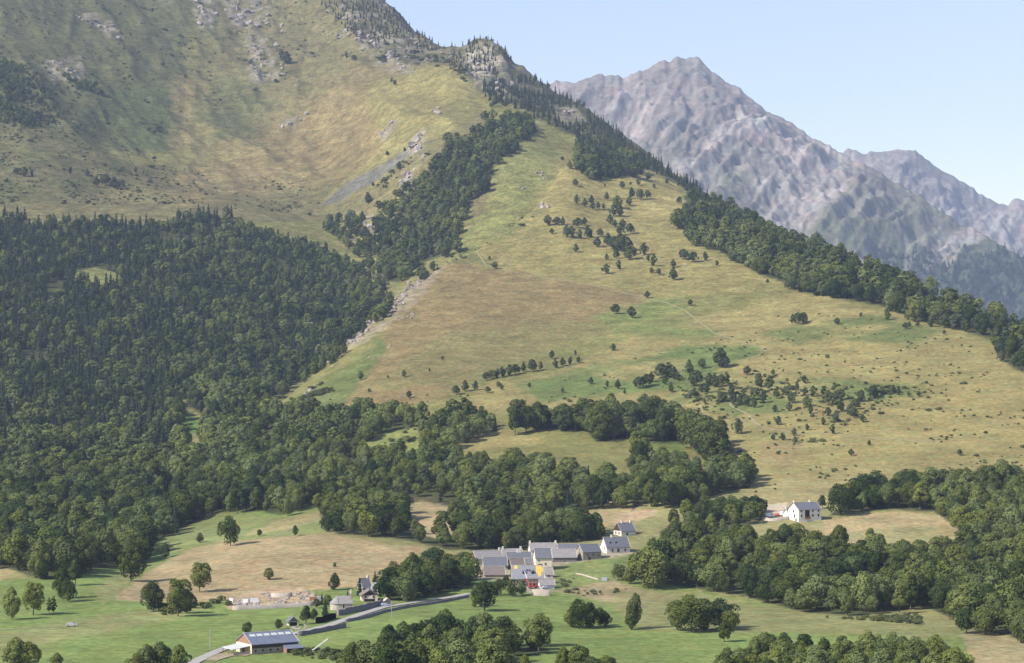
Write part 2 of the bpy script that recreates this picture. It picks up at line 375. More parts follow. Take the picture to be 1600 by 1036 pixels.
ROWS = np.arange(-40, 1100)
DMAP = np.full((len(ROWS), len(UG)), np.nan)
for j in range(len(UG)):
    r = run[:, j]
    # first distance whose running-min row is <= the asked row
    k = np.searchsorted(-r, -ROWS.astype(float), side='left')
    ok = k < len(DR)
    kk = np.clip(k, 1, len(DR) - 1)
    r0 = r[kk - 1]; r1 = VV[kk, j]
    t = np.where(r0 - r1 > 1e-6, np.clip((r0 - ROWS) / np.maximum(r0 - r1, 1e-6), 0, 1), 1)
    DMAP[ok, j] = (DR[kk - 1] + t * (DR[kk] - DR[kk - 1]))[ok]

def dist_at(u, v):
    u = np.asarray(u, float); v = np.asarray(v, float)
    j = np.clip(np.rint((u - UG[0]) / 3.0).astype(int), 0, len(UG) - 1)
    i = np.clip(np.rint(v - ROWS[0]).astype(int), 0, len(ROWS) - 1)
    return DMAP[i, j]

def zat(x, y):
    x = np.asarray(x, float); y = np.asarray(y, float)
    u = 800 + F * x / y
    fj = np.clip((u - UG[0]) / 3.0, 0, len(UG) - 1.001); j = fj.astype(int); tj = fj - j
    i = np.clip(np.searchsorted(DR, y) - 1, 0, len(DR) - 2); ti = np.clip((y - DR[i]) / (DR[i + 1] - DR[i]), 0, 1)
    a = ZG[i, j] * (1 - tj) + ZG[i, j + 1] * tj
    b = ZG[i + 1, j] * (1 - tj) + ZG[i + 1, j + 1] * tj
    return a * (1 - ti) + b * ti

def at(u, v):
    """ground point seen at photo pixel (u, v)"""
    d = float(dist_at(u, v))
    if d != d: d = float(np.nanmax(DMAP[:, int(np.clip((u + 300) / 3, 0, len(UG) - 1))]))
    x = (u - 800) * d / F
    return Vector((x, d, float(zat(x, d))))

# ------------------------------------------------------------------ woods: where the bases of the trees stand (photo pixels)
FOREST = [
 ('upper', [(-300,345),(0,345),(60,352),(120,345),(230,352),(270,345),(330,340),(400,355),(450,375),(520,402),(560,425),(580,445),(612,466),(600,490),(560,520),(540,545),(505,575),(470,595),(430,617),(400,622),(330,612),(285,625),(277,655),(272,700),(-300,700)]),
 ('lower', [(-300,690),(275,660),(280,695),(320,690),(330,660),(300,640),(290,625),(330,612),(400,625),(450,650),(520,655),(600,652),(640,655),(690,650),(720,648),(790,668),(750,680),(715,700),(695,722),(760,735),(800,722),(860,738),(900,748),(985,758),(975,790),(930,795),(880,800),(840,815),(790,830),(760,858),(700,858),(660,848),(600,838),(530,835),(508,828),(497,788),(440,805),(400,798),(340,800),(270,832),(238,850),(225,880),(150,890),(110,905),(60,905),(0,885),(-300,880)]),
 ('gully', [(800,182),(835,195),(835,212),(800,228),(780,255),(752,290),(727,335),(717,372),(690,402),(645,418),(622,442),(600,442),(590,410),(590,378),(612,345),(640,315),(660,275),(690,240),(720,220),(760,198)]),
 ('ridge', [(742,135),(765,155),(805,162),(850,195),(900,215),(905,240),(960,232),(1000,252),(1060,292),(1110,312),(1110,300),(1060,278),(1000,234),(950,198),(900,162),(850,136),(800,105),(780,95),(772,115)]),
 ('skyline', [(600,5),(625,22),(650,50),(690,68),(728,56),(765,52),(788,66),(800,96),(772,125),(735,118),(700,100),(650,80),(600,60)]),
 ('shoulder', [(500,0),(600,5),(645,60),(600,72),(540,50)]),
 ('highwood', [(-60,85),(20,95),(60,130),(95,185),(70,205),(30,195),(-60,190)]),
 ('highcopse', [(100,120),(150,135),(162,150),(120,142)]),
 ('ravine', [(508,350),(545,342),(575,360),(600,400),(606,440),(580,436),(560,405),(530,378)]),
 ('knoll', [(898,240),(940,236),(990,250),(1002,272),(950,280),(925,282),(902,264)]),
 ('crest', [(1070,305),(1110,306),(1200,356),(1300,392),(1400,433),(1450,455),(1520,478),(1600,512),(1900,610),(1900,680),(1600,583),(1572,568),(1556,553),(1562,532),(1500,517),(1440,502),(1410,492),(1380,478),(1300,464),(1250,457),(1240,447),(1200,432),(1160,413),(1145,407),(1130,392),(1082,382),(1066,352),(1076,332)]),
 ('bank', [(790,668),(830,670),(920,675),(932,690),(1000,686),(1040,694),(1078,690),(1105,722),(1120,742),(1137,738),(1125,695),(1090,676),(1040,664),(980,654),(900,658),(840,662)]),
 ('middle', [(985,800),(1000,783),(1050,778),(1056,792),(1100,784),(1130,768),(1172,762),(1168,742),(1130,748),(1100,764),(1060,740),(1010,722),(985,727),(992,760)]),
 ('below', [(1030,832),(1060,818),(1100,802),(1150,802),(1192,797),(1200,812),(1150,832),(1100,840),(1050,848)]),
 ('behindvillage', [(765,848),(830,828),(900,826),(935,832),(940,845),(900,848),(850,852),(780,862)]),
 ('grove', [(602,936),(602,914),(640,904),(690,898),(735,902),(740,915),(700,926),(640,940)]),
 ('under', [(1020,878),(1060,850),(1110,842),(1160,858),(1200,864),(1260,868),(1290,873),(1370,878),(1440,880),(1500,880),(1518,852),(1492,822),(1462,802),(1452,792),(1520,778),(1600,772),(1900,772),(1900,1000),(1600,1000),(1560,990),(1500,975),(1450,948),(1400,957),(1330,962),(1260,957),(1200,944),(1160,932),(1100,922),(1060,917),(1025,910),(1018,895)]),
 ('hedge', [(1290,806),(1340,800),(1400,796),(1450,800),(1490,792),(1600,775),(1900,775),(1900,758),(1480,768),(1400,774),(1330,788)]),
 ('front', [(525,1075),(560,1050),(630,1022),(700,1008),(760,1005),(850,1010),(862,1020),(790,1030),(760,1075)]),
 ('frontright', [(1120,1095),(1140,1055),(1200,1030),(1300,1035),(1400,1025),(1465,1035),(1500,1060),(1500,1095)]),
]
CLEAR = [
 [(112,425),(150,418),(188,430),(190,446),(150,445),(118,440)],
 [(560,698),(600,676),(650,668),(662,690),(655,712),(600,722),(570,716)],
 [(626,790),(660,784),(708,792),(706,836),(680,842),(640,830)],
 [(280,650),(302,646),(322,668),(322,700),(300,708),(282,690)],
 [(860,168),(915,172),(918,196),(880,192)],
 [(375,655),(410,652),(412,668),(380,668)],
]

# ------------------------------------------------------------------ land cover
def lin(*c): return np.array(c, float)
DRY = lin(.275, .225, .112); BROWN = lin(.238, .182, .100); OLIVE = lin(.205, .195, .085); GREEN = lin(.145, .185, .058)
BRIGHT = lin(.125, .185, .055); BRACK = lin(.095, .135, .05); ROCK = lin(.25, .222, .205); SCREE = lin(.16, .153, .15)
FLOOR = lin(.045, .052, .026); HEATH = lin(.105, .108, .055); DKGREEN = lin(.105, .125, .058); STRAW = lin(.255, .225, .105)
BARE = lin(.33, .24, .155)
px = UU.copy(); py = VV.copy()
wx = fbm(XX, DD, 60, 4, 51); wy = fbm(XX, DD, 60, 4, 57)
wx2 = fbm(XX, DD, 14, 3, 61); wy2 = fbm(XX, DD, 14, 3, 67)
colr = np.empty(UU.shape + (3,)); colr[:] = OLIVE
rockf = np.zeros(UU.shape)
def paint(poly, c, warp=8, op=1.0, spot=None, seed=0):
    acc = np.zeros(UU.shape)
    p_ = np.asarray(poly, float); mg = warp * 3 + 4
    js = (UG > p_[:, 0].min() - mg) & (UG < p_[:, 0].max() + mg)
    if not js.any(): return acc
    j0, j1 = np.argmax(js), len(js) - np.argmax(js[::-1])
    sl_ = (slice(None), slice(j0, j1))
    for a_, ox, oy in ((1, .5, .2), (.7, -.5, .35), (1.1, .1, -.45), (.6, -.25, -.2), (.9, .3, .5), (.5, 0, 0)):
        acc[sl_] += inpoly(px[sl_] + warp * (1.3 * wx[sl_] * a_ + wx2[sl_] * .8 + ox), py[sl_] + warp * .7 * (1.3 * wy[sl_] * a_ + wy2[sl_] * .8 + oy), poly)
    acc = acc / 6 * op
    if spot is not None:
        wl, lo, hi_ = spot
        n = fbm(XX, DD, wl, 4, 100 + seed)
        acc *= np.clip((n - lo) / (hi_ - lo), 0, 1)
    acc *= VIS
    colr[:] = colr * (1 - acc[..., None]) + acc[..., None] * c
    return acc
# high mountain
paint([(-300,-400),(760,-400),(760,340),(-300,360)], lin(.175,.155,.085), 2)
paint([(-300,-400),(330,-400),(340,60),(300,180),(240,260),(130,310),(-300,330)], HEATH, 30, .9)  # heath tone, dark also to stand for the slope turned from the sun
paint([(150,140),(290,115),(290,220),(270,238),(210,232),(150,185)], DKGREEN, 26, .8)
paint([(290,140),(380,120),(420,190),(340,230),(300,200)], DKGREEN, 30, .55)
paint([(440,180),(560,108),(720,98),(650,200),(520,285),(420,295),(300,322),(265,300),(270,120),(310,120),(330,230),(400,235)], lin(.245,.19,.108), 26, .8)
paint([(240,300),(280,225),(300,150),(290,60),(330,60),(320,200),(330,240),(440,235),(300,260)], lin(.235,.215,.10), 24, .6)
paint([(560,130),(718,95),(785,150),(720,192),(640,245),(560,305),(515,325),(500,318),(600,225)], lin(.225,.20,.095), 8, .85)
paint([(0,180),(200,260),(480,300),(520,340),(400,335),(0,320)], lin(.16,.14,.085), 12, .7, (50, -.3, .3), 1)
paint([(160,235),(300,240),(300,255),(210,260)], lin(.24,.22,.10), 6, .8)
paint([(500,322),(545,285),(640,232),(648,240),(590,280),(530,316)], SCREE, 3)
for i, pl in enumerate([[(298,0),(345,-30),(332,45),(305,42)], [(380,55),(410,48),(442,125),(400,132),(385,100)], [(340,-30),(445,-30),(405,52),(360,40)],
        [(68,95),(125,88),(135,125),(80,128)], [(120,20),(165,25),(195,60),(175,62)], [(555,55),(640,92),(645,120),(590,112)], [(640,215),(668,198),(668,245),(640,252)],
        [(555,340),(605,328),(590,395),(552,378)], [(625,280),(648,262),(652,302),(622,312)], [(590,212),(620,190),(600,225)], [(440,190),(470,180),(460,205)]]):
    rockf += paint(pl, ROCK, 5, .95, (14, -.25, .15), i)
paint([(490,-60),(620,-40),(700,45),(770,40),(810,80),(900,150),(1060,272),(1100,300),(1100,315),(1000,255),(900,215),(800,165),(735,138),(715,95),(640,105),(560,65)], lin(.105,.10,.06), 5, .8)
rockf += paint([(490,-60),(620,-40),(700,45),(770,40),(810,80),(870,170),(800,170),(735,135),(715,90),(640,100),(560,60)], ROCK * .92, 5, .9, (22, -.1, .25), 20)
rockf += paint([(727,80),(775,72),(800,110),(800,152),(765,160),(740,125)], ROCK * 1.35, 4, .95, (16, -.3, 0), 21)
rockf += paint([(856,164),(905,168),(918,192),(880,196),(866,182)], ROCK * 1.25, 3, .95, (12, -.6, -.2), 22)
# the grassy spur
paint([(690,402),(760,330),(800,230),(822,213),(900,240),(900,300),(850,310),(790,360),(740,387)], lin(.205,.205,.088), 6)
paint([(850,305),(880,240),(905,236),(1062,290),(1082,382),(1240,450),(1010,468),(900,442),(790,422),(740,388),(800,355)], lin(.255,.220,.103), 12)
paint([(980,320),(1060,300),(1075,330),(1000,345)], lin(.31,.26,.13), 6, .7)
paint([(520,640),(560,562),(640,472),(700,408),(790,420),(900,440),(1010,465),(1000,482),(920,505),(850,545),(740,585),(700,622),(640,638)], BROWN, 14)
paint([(560,610),(700,520),(900,500),(960,520),(800,575),(700,610)], lin(.205,.185,.092), 14, .8)
paint([(430,640),(500,598),(560,560),(600,520),(600,545),(570,592),(530,640),(470,655)], lin(.14,.165,.065), 8)
paint([(700,410),(640,445),(600,480),(545,535),(530,560),(590,525),(650,475)], lin(.29,.235,.20), 5, .9, (12, -.5, .1), 34)
paint([(690,405),(760,375),(845,320),(850,330),(770,385),(700,415)], lin(.15,.165,.07), 6, .7, (25, -.4, .2), 33)
# the wide right slope
paint([(880,580),(1000,520),(1100,495),(1250,455),(1400,490),(1560,540),(1900,640),(1900,790),(1330,790),(1180,800),(1130,705),(1000,645),(700,645),(760,600)], lin(.268,.228,.112), 8)
for i, (pl, c, o) in enumerate([
   ([(800,605),(900,578),(1000,560),(1080,535),(1180,542),(1200,555),(1100,585),(1000,612),(850,628)], BRACK * 1.25, .85),
   ([(920,490),(1030,466),(1075,480),(1120,520),(1110,532),(1020,532),(960,522)], lin(.15,.19,.07), .8),
   ([(1180,520),(1290,500),(1370,495),(1478,520),(1420,542),(1340,535),(1250,540)], BRACK * 1.05, .75),
   ([(1000,590),(1100,575),(1250,600),(1400,605),(1350,650),(1230,650),(1100,640),(1010,620)], BRACK * 1.15, .75),
   ([(1110,640),(1160,635),(1150,655),(1100,655)], BRACK, .9),
   ([(1250,590),(1440,600),(1455,622),(1300,622)], BRACK * 1.2, .7),
   ([(1000,684),(1075,690),(1070,708),(1010,705)], BRIGHT, .9),
   ([(800,690),(980,690),(985,730),(900,740),(840,725),(790,715)], lin(.20,.19,.085), .9),
   ([(700,700),(760,675),(850,680),(850,690),(770,700)], lin(.285,.235,.12), .9),
   ([(1190,690),(1260,690),(1240,730),(1190,720)], BARE * .8, .5),
   ([(600,672),(650,665),(655,690),(565,694)], lin(.19,.21,.08), 1),
   ([(1480,570),(1600,590),(1900,680),(1900,760),(1600,740),(1450,690),(1420,620)], DRY, .6),
   ]):
    paint(pl, c, 9, o, (45, -.45, .05), 40 + i)
# lower fields
paint([(-300,905),(60,905),(150,888),(240,850),(350,798),(500,788),(512,832),(600,850),(760,880),(860,890),(1000,905),(1200,945),(1500,985),(1900,1000),(1900,1200),(-300,1200)], GREEN, 4)
paint([(240,850),(350,798),(440,808),(500,790),(512,835),(420,848),(300,862),(240,870)], lin(.165,.185,.07), 4)
paint([(175,935),(215,908),(250,882),(300,858),(350,848),(420,843),(520,834),(600,850),(665,856),(640,885),(600,908),(560,916),(500,920),(420,926),(360,936),(300,945),(230,938)], lin(.29,.225,.125), 5)
paint([(370,840),(430,815),(500,800),(505,812),(440,830)], DRY, 3, .8)
paint([(-300,870),(0,878),(25,895),(0,908),(-300,905)], DRY, 3)
paint([(0,990),(120,970),(300,945),(330,955),(200,985),(60,1010),(0,1030)], lin(.205,.195,.09), 8, .7)
paint([(145,920),(230,870),(240,880),(180,930),(160,945)], lin(.23,.21,.10), 3, .6)
paint([(355,953),(500,947),(505,935),(470,918),(430,914),(390,922),(355,938)], BARE * 1.1, 3, .9)
paint([(735,882),(800,866),(870,862),(985,858),(990,868),(905,877),(870,884),(866,925),(832,930),(800,912),(745,905)], lin(.30,.255,.20), 2, .8)
paint([(865,885),(985,866),(1005,880),(960,906),(900,918),(868,905)], lin(.15,.18,.065), 3)
paint([(865,925),(960,908),(1005,922),(1065,935),(1000,946),(930,938)], BARE * .85, 4, .8)
paint([(960,925),(1060,925),(1200,950),(1500,965),(1560,985),(1500,1000),(1200,990),(1000,985),(960,950)], lin(.20,.19,.085), 8, .8)
paint([(890,820),(920,796),(960,786),(1000,792),(1030,800),(1000,815),(960,820),(920,830)], lin(.29,.235,.12), 3)
paint([(960,800),(1025,795),(1020,806),(960,820)], BARE, 3, .9)
paint([(630,782),(665,778),(706,787),(702,815),(680,822),(640,805)], lin(.31,.235,.145), 3)
paint([(1285,812),(1400,798),(1490,808),(1518,852),(1400,862),(1285,842)], lin(.29,.232,.122), 3)
paint([(1300,835),(1480,822),(1515,852),(1400,862)], lin(.22,.205,.095), 5, .8)
paint([(1135,820),(1200,812),(1290,820),(1280,845),(1200,850),(1140,845)], lin(.235,.21,.10), 3)
paint([(1500,990),(1560,980),(1900,1000),(1900,1100),(1520,1040)], lin(.26,.215,.115), 4)
paint([(1180,790),(1230,785),(1235,800),(1185,806)], lin(.45,.37,.28), 2, .9)
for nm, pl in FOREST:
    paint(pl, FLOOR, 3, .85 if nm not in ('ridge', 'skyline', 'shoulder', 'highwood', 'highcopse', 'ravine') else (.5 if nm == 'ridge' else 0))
for pl in CLEAR[:1] + CLEAR[-1:]:
    paint(pl, lin(.20,.205,.085), 2)
paint(CLEAR[1], lin(.22,.235,.09), 2)
paint(CLEAR[2], lin(.33,.26,.15), 2)
paint([(282,648),(300,645),(318,668),(300,678),(285,672)], BRIGHT, 2)
# upland turf is leaner and darker than the valley hay meadows
upl = np.clip((DD - 1120) / 160, 0, 1)[..., None]
colr *= 1 - upl * (1 - lin(.79, .79, .66))
hp_ = np.clip((DD - 2900) / 400, 0, 1)[..., None] * np.clip((700 - UU) / 200, 0, 1)[..., None]
colr *= 1 - hp_ * .04  # high left side slightly darker: weak light on its slope put into the colour
# mown swathes in the hay meadows
mow = np.clip((1050 - DD) / 60, 0, 1) * np.sin((DD * .9 - XX * .22 + 6 * wx) * .55) * .05
colr *= (1 + mow)[..., None]
# broad tone drift of the turf, never the rock
tone = 1 + .13 * fbm(XX, DD, 90, 4, 71) + .10 * fbm(XX, DD, 22, 3, 75)
colr *= tone[..., None]
st_ = np.clip((DD - 2600) / 400, 0, 1) * fbm(XX + .25 * DD, DD * .3, 45, 4, 77) * .22
colr *= (1 + st_)[..., None]
# rock stands proud and broken
ZG = ZG + np.clip(rockf, 0, 1) * (np.abs(ridged(XX, DD * .6, 26, 4, 81)) * 5.0) * np.clip(DD / 3500, .5, 1.1)

nr, nc = UU.shape
V = np.stack([XX, DD, ZG], -1).reshape(-1, 3)
ii = np.arange(nr * nc).reshape(nr, nc)
Q = np.stack([ii[:-1, :-1], ii[:-1, 1:], ii[1:, 1:], ii[1:, :-1]], -1).reshape(-1, 4)
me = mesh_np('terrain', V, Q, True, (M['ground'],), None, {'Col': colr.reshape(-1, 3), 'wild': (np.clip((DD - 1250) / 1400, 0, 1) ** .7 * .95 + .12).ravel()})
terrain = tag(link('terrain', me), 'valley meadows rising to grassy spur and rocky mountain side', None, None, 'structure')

# ------------------------------------------------------------------ the two far ranges
def far_range(name, crest, dc, drops, label, seed, amp, extra):
    ug = np.arange(crest[0][0], crest[-1][0] + .1, 2.5)
    cr = np.array(crest, float)
    vc = np.interp(ug, cr[:, 0], cr[:, 1]); d0 = np.interp(ug, *zip(*dc))
    ts = np.linspace(0, 1, 230)
    dd = d0[None] - (1 - ts[:, None]) * drops[1]
    vc = vc + 2.6 * vnoise(ug / 11.0, ug * 0 + seed, seed) + 1.8 * vnoise(ug / 4.5, ug * 0 + seed, seed + 3)
    prof = ts[:, None] ** 1.15
    vsm = gsmooth(vc, 16, 0)[None]; bl_ = np.clip((ts[:, None] - .86) / .14, 0, 1) ** 1.5
    v = vc[None] * bl_ + vsm * (1 - bl_) + (1 - prof) * drops[0]
    z = (H0 - v) * dd / F
    uu = np.repeat(ug[None], len(ts), 0); x = (uu - 800) * dd / F
    fade = np.clip((1 - ts[:, None]) * 9, 0.15, 1)
    # spurs and gullies running down to the right, broken rock between
    ax = (x - 0.55 * dd) ; ay = (dd + 0.3 * x)
    g = ridged(ax, ay * .28, 620, 5, seed)
    z = z + fade * (g * amp * 1.5 + ridged(ax + 160 * fbm(x, dd, 500, 3, seed + 70), ay * .30, 230, 6, seed + 9) * amp * .8 + ridged(x, dd, 130, 4, seed + 61) * amp * .42 + ridged(ax, ay * .35, 85, 3, seed + 12) * amp * .42 + fbm(x, dd, 34, 2, seed + 15) * amp * .16)
    z = np.maximum(z, -150)
    # back side
    bz = np.maximum(z[-1] - 500, -150)
    x = np.concatenate([x, ((ug - 800) * (d0 + 900) / F)[None]]); dd = np.concatenate([dd, (d0 + 900)[None]]); z = np.concatenate([z, bz[None]])
    uu = np.concatenate([uu, ug[None]]); vv = H0 - z * F / dd
    h = z
    n1 = fbm(x, dd, 420, 6, seed + 20, .6); n2 = ridged(ax_ if False else (x - .55 * dd), (dd + .3 * x) * .22, 300, 4, seed + 31)
    rk = lin(.168, .146, .134); gr = lin(.092, .095, .055); fo = lin(.045, .055, .032)
    t = np.clip((extra['green'] - h + 260 * n1 - 120 * n2) / 380, 0, 1)
    c = rk[None, None] * (1 - t[..., None]) + gr * t[..., None]
    pale = np.clip(n2 * 2.2 - .75, 0, 1)[..., None]
    c = c * (1 - pale) + lin(.25, .22, .205) * pale
    tf = np.clip((extra['wood'] - h + 300 * n1 - 200 * n2) / 90, 0, 1)[..., None]
    c = c * (1 - tf * .9) + fo * tf * .9
    c *= (1 + .34 * fbm(x - .55 * dd, (dd + .3 * x) * .3, 130, 5, seed + 50, .65))[..., None]
    r_, c_ = x.shape
    ii = np.arange(r_ * c_).reshape(r_, c_)
    Q = np.stack([ii[:-1, :-1], ii[:-1, 1:], ii[1:, 1:], ii[1:, :-1]], -1).reshape(-1, 4)
    me = mesh_np(name, np.stack([x, dd, z], -1).reshape(-1, 3), Q, False, (M['far'],), None, {'Col': c.reshape(-1, 3)})
    tag(link(name, me), label, None, None, 'structure')
    return x, dd, z, tf[..., 0], vv
CR1 = [(640,230),(800,170),(870,128),(882,127),(890,133),(903,134),(918,126),(935,119),(952,124),(965,124),(975,131),(988,121),(1003,113),(1018,108),(1030,99),(1045,99),(1058,95),(1066,98),(1077,92),(1086,96),(1095,101),(1108,113),(1120,124),(1135,130),(1160,146),(1178,160),(1200,178),(1225,193),(1250,206),(1275,219),(1300,236),(1340,256),(1400,291),(1450,320),(1500,349),(1550,377),(1600,403),(1700,455),(1900,545)]
mx, my, mz, mf, mv = far_range('mountain', CR1, [(640, 8900), (1080, 8900), (1600, 7900), (1900, 7500)], (470, 2600), 'hazy bare rock peak behind the wooded ridge', 301, 70, {'green': 1080, 'wood': 600})
CR2 = [(1150,360),(1250,300),(1300,262),(1325,237),(1335,240),(1346,245),(1362,240),(1380,244),(1395,240),(1412,237),(1430,239),(1445,248),(1470,266),(1500,283),(1530,301),(1560,318),(1574,323),(1590,313),(1604,318),(1640,330),(1700,350),(1900,420)]
far_range('distant_mountain', CR2, [(1150, 11600), (1900, 11600)], (420, 2200), 'pale distant rock ridge beyond the hazy peak', 411, 75, {'green': 900, 'wood': 300})

# ------------------------------------------------------------------ tree meshes
def quads_from(c, n, s, rs, aspect=1.0):
    """square leaf sprays at c facing n with size s"""
    k = len(c)
    a = rs.normal(size=(k, 3)); t = np.cross(n, a); t /= np.linalg.norm(t, axis=1, keepdims=True) + 1e-9
    b = np.cross(n, t)
    s = s[:, None]
    p = np.stack([c - t * s - b * s * aspect, c + t * s * .8 - b * s * aspect * 1.1, c + t * s + b * s * aspect, c - t * s * .9 + b * s * aspect * .8], 1)
    return p.reshape(-1, 3)

def trunk_arrays(h, r, limbs, rs, sides=6):
    V = []; Fc = []
    def tube(p0, p1, r0, r1):
        p0 = np.array(p0, float); p1 = np.array(p1, float); d = p1 - p0; d /= np.linalg.norm(d)
        a = np.cross(d, [0.3, 1, .2]); a /= np.linalg.norm(a); b = np.cross(d, a); o = len(V)
        for p, r_ in ((p0, r0), (p1, r1)):
            for i in range(sides):
                q = 2 * math.pi * i / sides
                V.append(p + (a * math.cos(q) + b * math.sin(q)) * r_)
        for i in range(sides):
            Fc.append((o + i, o + (i + 1) % sides, o + sides + (i + 1) % sides, o + sides + i))
    top = np.array([rs.normal() * .02, rs.normal() * .02, h])
    tube((0, 0, -.06), top * .5, r, r * .72); tube(top * .5, top, r * .72, r * .15)
    for i in range(limbs):
        z = h * rs.uniform(.35, .85); an = rs.uniform(0, 6.28); l = rs.uniform(.14, .26)
        tube((0, 0, z), (math.cos(an) * l, math.sin(an) * l, z + l * .8), r * .4, r * .1)
    return np.array(V), np.array(Fc)

def crown_broad(seed, n_leaf, size, wide=.36, low=.12, n_cl=30, skew=0.0, taper=.25, rr=(.10, .20)):
    rs = np.random.default_rng(seed)
    C = []; R = []
    k = 0
    while len(C) < n_cl:
        k += 1
        # lobes spread evenly over the crown's shell (golden spiral), jittered
        g = (len(C) + .5) / n_cl; ph = len(C) * 2.39996 + rs.normal() * .35
        ct = 1 - 2 * g + rs.normal() * .08; ct = float(np.clip(ct, -1, 1)); st = math.sqrt(max(0, 1 - ct * ct))
        q = rs.uniform(.62, 1.0) if rs.random() < .8 else rs.uniform(.2, .6)
        t = ct * q
        w = wide * (1 - taper * max(t, -.2)) * (1 + .18 * rs.normal())
        r = rs.uniform(*rr) * wide / .36
        p = np.array([math.cos(ph) * st * q * (w - r * .5), math.sin(ph) * st * q * (w - r * .5), low + (1 - low) * .5 + t * ((1 - low) * .5 - r * .8)])
        p[0] += skew * (p[2] - .5)
        C.append(p); R.append(r)
    C = np.array(C); R = np.array(R)
    wt = R ** 2 / (R ** 2).sum()
    P = []; N = []; T = []
    cen = np.array([0, 0, low + (1 - low) * .42])
    for c, r, f in zip(C, R, wt):
        per = max(6, int(n_leaf * f))
        d = rs.normal(size=(per, 3)); out = (c - cen); out /= np.linalg.norm(out) + 1e-6
        d /= np.linalg.norm(d, axis=1, keepdims=True)
        d += out * .75 + np.array([0, 0, .3]); d /= np.linalg.norm(d, axis=1, keepdims=True)
        P.append(c + d * r * rs.uniform(.78, 1.10, (per, 1)))
        n = d + rs.normal(size=(per, 3)) * .30; N.append(n / np.linalg.norm(n, axis=1, keepdims=True))
        T.append(np.full(per, rs.uniform(.82, 1.2)) * rs.uniform(.8, 1.2, per))
    P = np.concatenate(P); N = np.concatenate(N); T = np.concatenate(T)
    V = quads_from(P, N, size * rs.uniform(.6, 1.25, len(P)), rs)
    return V, np.arange(len(V)).reshape(-1, 4), np.repeat(T, 4)

def crown_cone(seed, n_leaf, size, base_r=.17, low=.08, droop=.35, tiers=13, ragged=.25, blunt=0.0):
    rs = np.random.default_rng(seed)
    P = []; N = []; T = []
    for k in range(tiers):
        f = (k + rs.uniform(0, .6)) / tiers
        z = low + (1 - low) * f
        r = base_r * ((1 - f) ** (1 - blunt * .6)) * (1 + ragged * rs.normal() * .6) + .012
        m = max(5, int(n_leaf * (1 - f * .8) / (tiers * .6)))
        nb = rs.integers(5, 8); off = rs.uniform(0, 6.28)
        an = off + (rs.integers(0, nb, m) / nb) * 6.28 + rs.normal(size=m) * .32
        q = rs.uniform(.25, 1.05, m) ** .7
        p = np.stack([np.cos(an) * q * r, np.sin(an) * q * r, z - droop * q * r + rs.normal(size=m) * .012], 1)
        n = np.stack([np.cos(an) * .8, np.sin(an) * .8, np.full(m, .75)], 1) + rs.normal(size=(m, 3)) * .35
        P.append(p); N.append(n / np.linalg.norm(n, axis=1, keepdims=True)); T.append(np.full(m, rs.uniform(.8, 1.2)) * rs.uniform(.85, 1.15, m))
    P = np.concatenate(P); N = np.concatenate(N); T = np.concatenate(T)
    V = quads_from(P, N, size * rs.uniform(.6, 1.25, len(P)), rs)
    return V, np.arange(len(V)).reshape(-1, 4), np.repeat(T, 4)

def crown_mesh(name, arr, mat):
    V, Q, T = arr
    return mesh_np(name, V, Q, False, (mat,), None, {'tint': T})
def whole_mesh(name, arr, tr, mat):
    V, Q, T = arr; tv, tf = tr
    V2 = np.concatenate([V, tv]); Q2 = np.concatenate([Q, tf + len(V)]); T2 = np.concatenate([T, np.ones(len(tv))])
    return mesh_np(name, V2, Q2, False, (mat, M['bark']), np.concatenate([np.zeros(len(Q)), np.ones(len(tf))]), {'tint': T2})

NB, NP_, NS, NK = 9, 6, 5, 5
PROTO = {'pale': [], 'broad': [], 'pine': [], 'spruce': [], 'shrub': [], 'poplar': []}
FARPROTO = {'pale': [], 'broad': [], 'pine': [], 'spruce': []}
rsT = np.random.default_rng(5)
for i in range(NB):
    w = [.30, .36, .40, .33, .43, .27, .37, .34, .39][i]; low = [.03, .0, .05, .1, .0, .12, .0, .04, .02][i]
    c = crown_broad(40 + i, 3000, .019, w, low, 30, rsT.normal() * .06)
    t = trunk_arrays(.8, .022, 5, rsT)
    PROTO['broad'].append((crown_mesh('broad_crown', c, M['broad']), mesh_np('trunk', *t, True, (M['bark'],)), whole_mesh('broad_tree', c, t, M['broad'])))
    if i < 5: PROTO['pale'].append((crown_mesh('pale_crown', c, M['pale']), PROTO['broad'][i][1], whole_mesh('pale_tree', c, t, M['pale'])))
    c = crown_broad(140 + i, 1000, .032, w, low, 20, 0)
    FARPROTO['broad'].append(whole_mesh('broad_tree_far', c, trunk_arrays(.8, .022, 0, rsT, 4), M['broad']))
    if i < 5: FARPROTO['pale'].append(whole_mesh('pale_tree_far', c, trunk_arrays(.8, .022, 0, rsT, 4), M['pale']))
for i in range(NP_):
    w = [.28, .32, .36, .26, .34, .30][i]
    c = crown_broad(60 + i, 1300, .026, w, .07, 20, rsT.normal() * .05, .55, (.11, .20))
    t = trunk_arrays(.92, .022, 3, rsT)
    PROTO['pine'].append((crown_mesh('pine_crown', c, M['pine']), mesh_np('trunk', *t, True, (M['bark'],)), whole_mesh('pine_tree', c, t, M['pine'])))
    FARPROTO['pine'].append(whole_mesh('pine_far', crown_broad(160 + i, 600, .038, w, .07, 16, 0, .55, (.11, .2)), trunk_arrays(.9, .02, 0, rsT, 4), M['pine']))
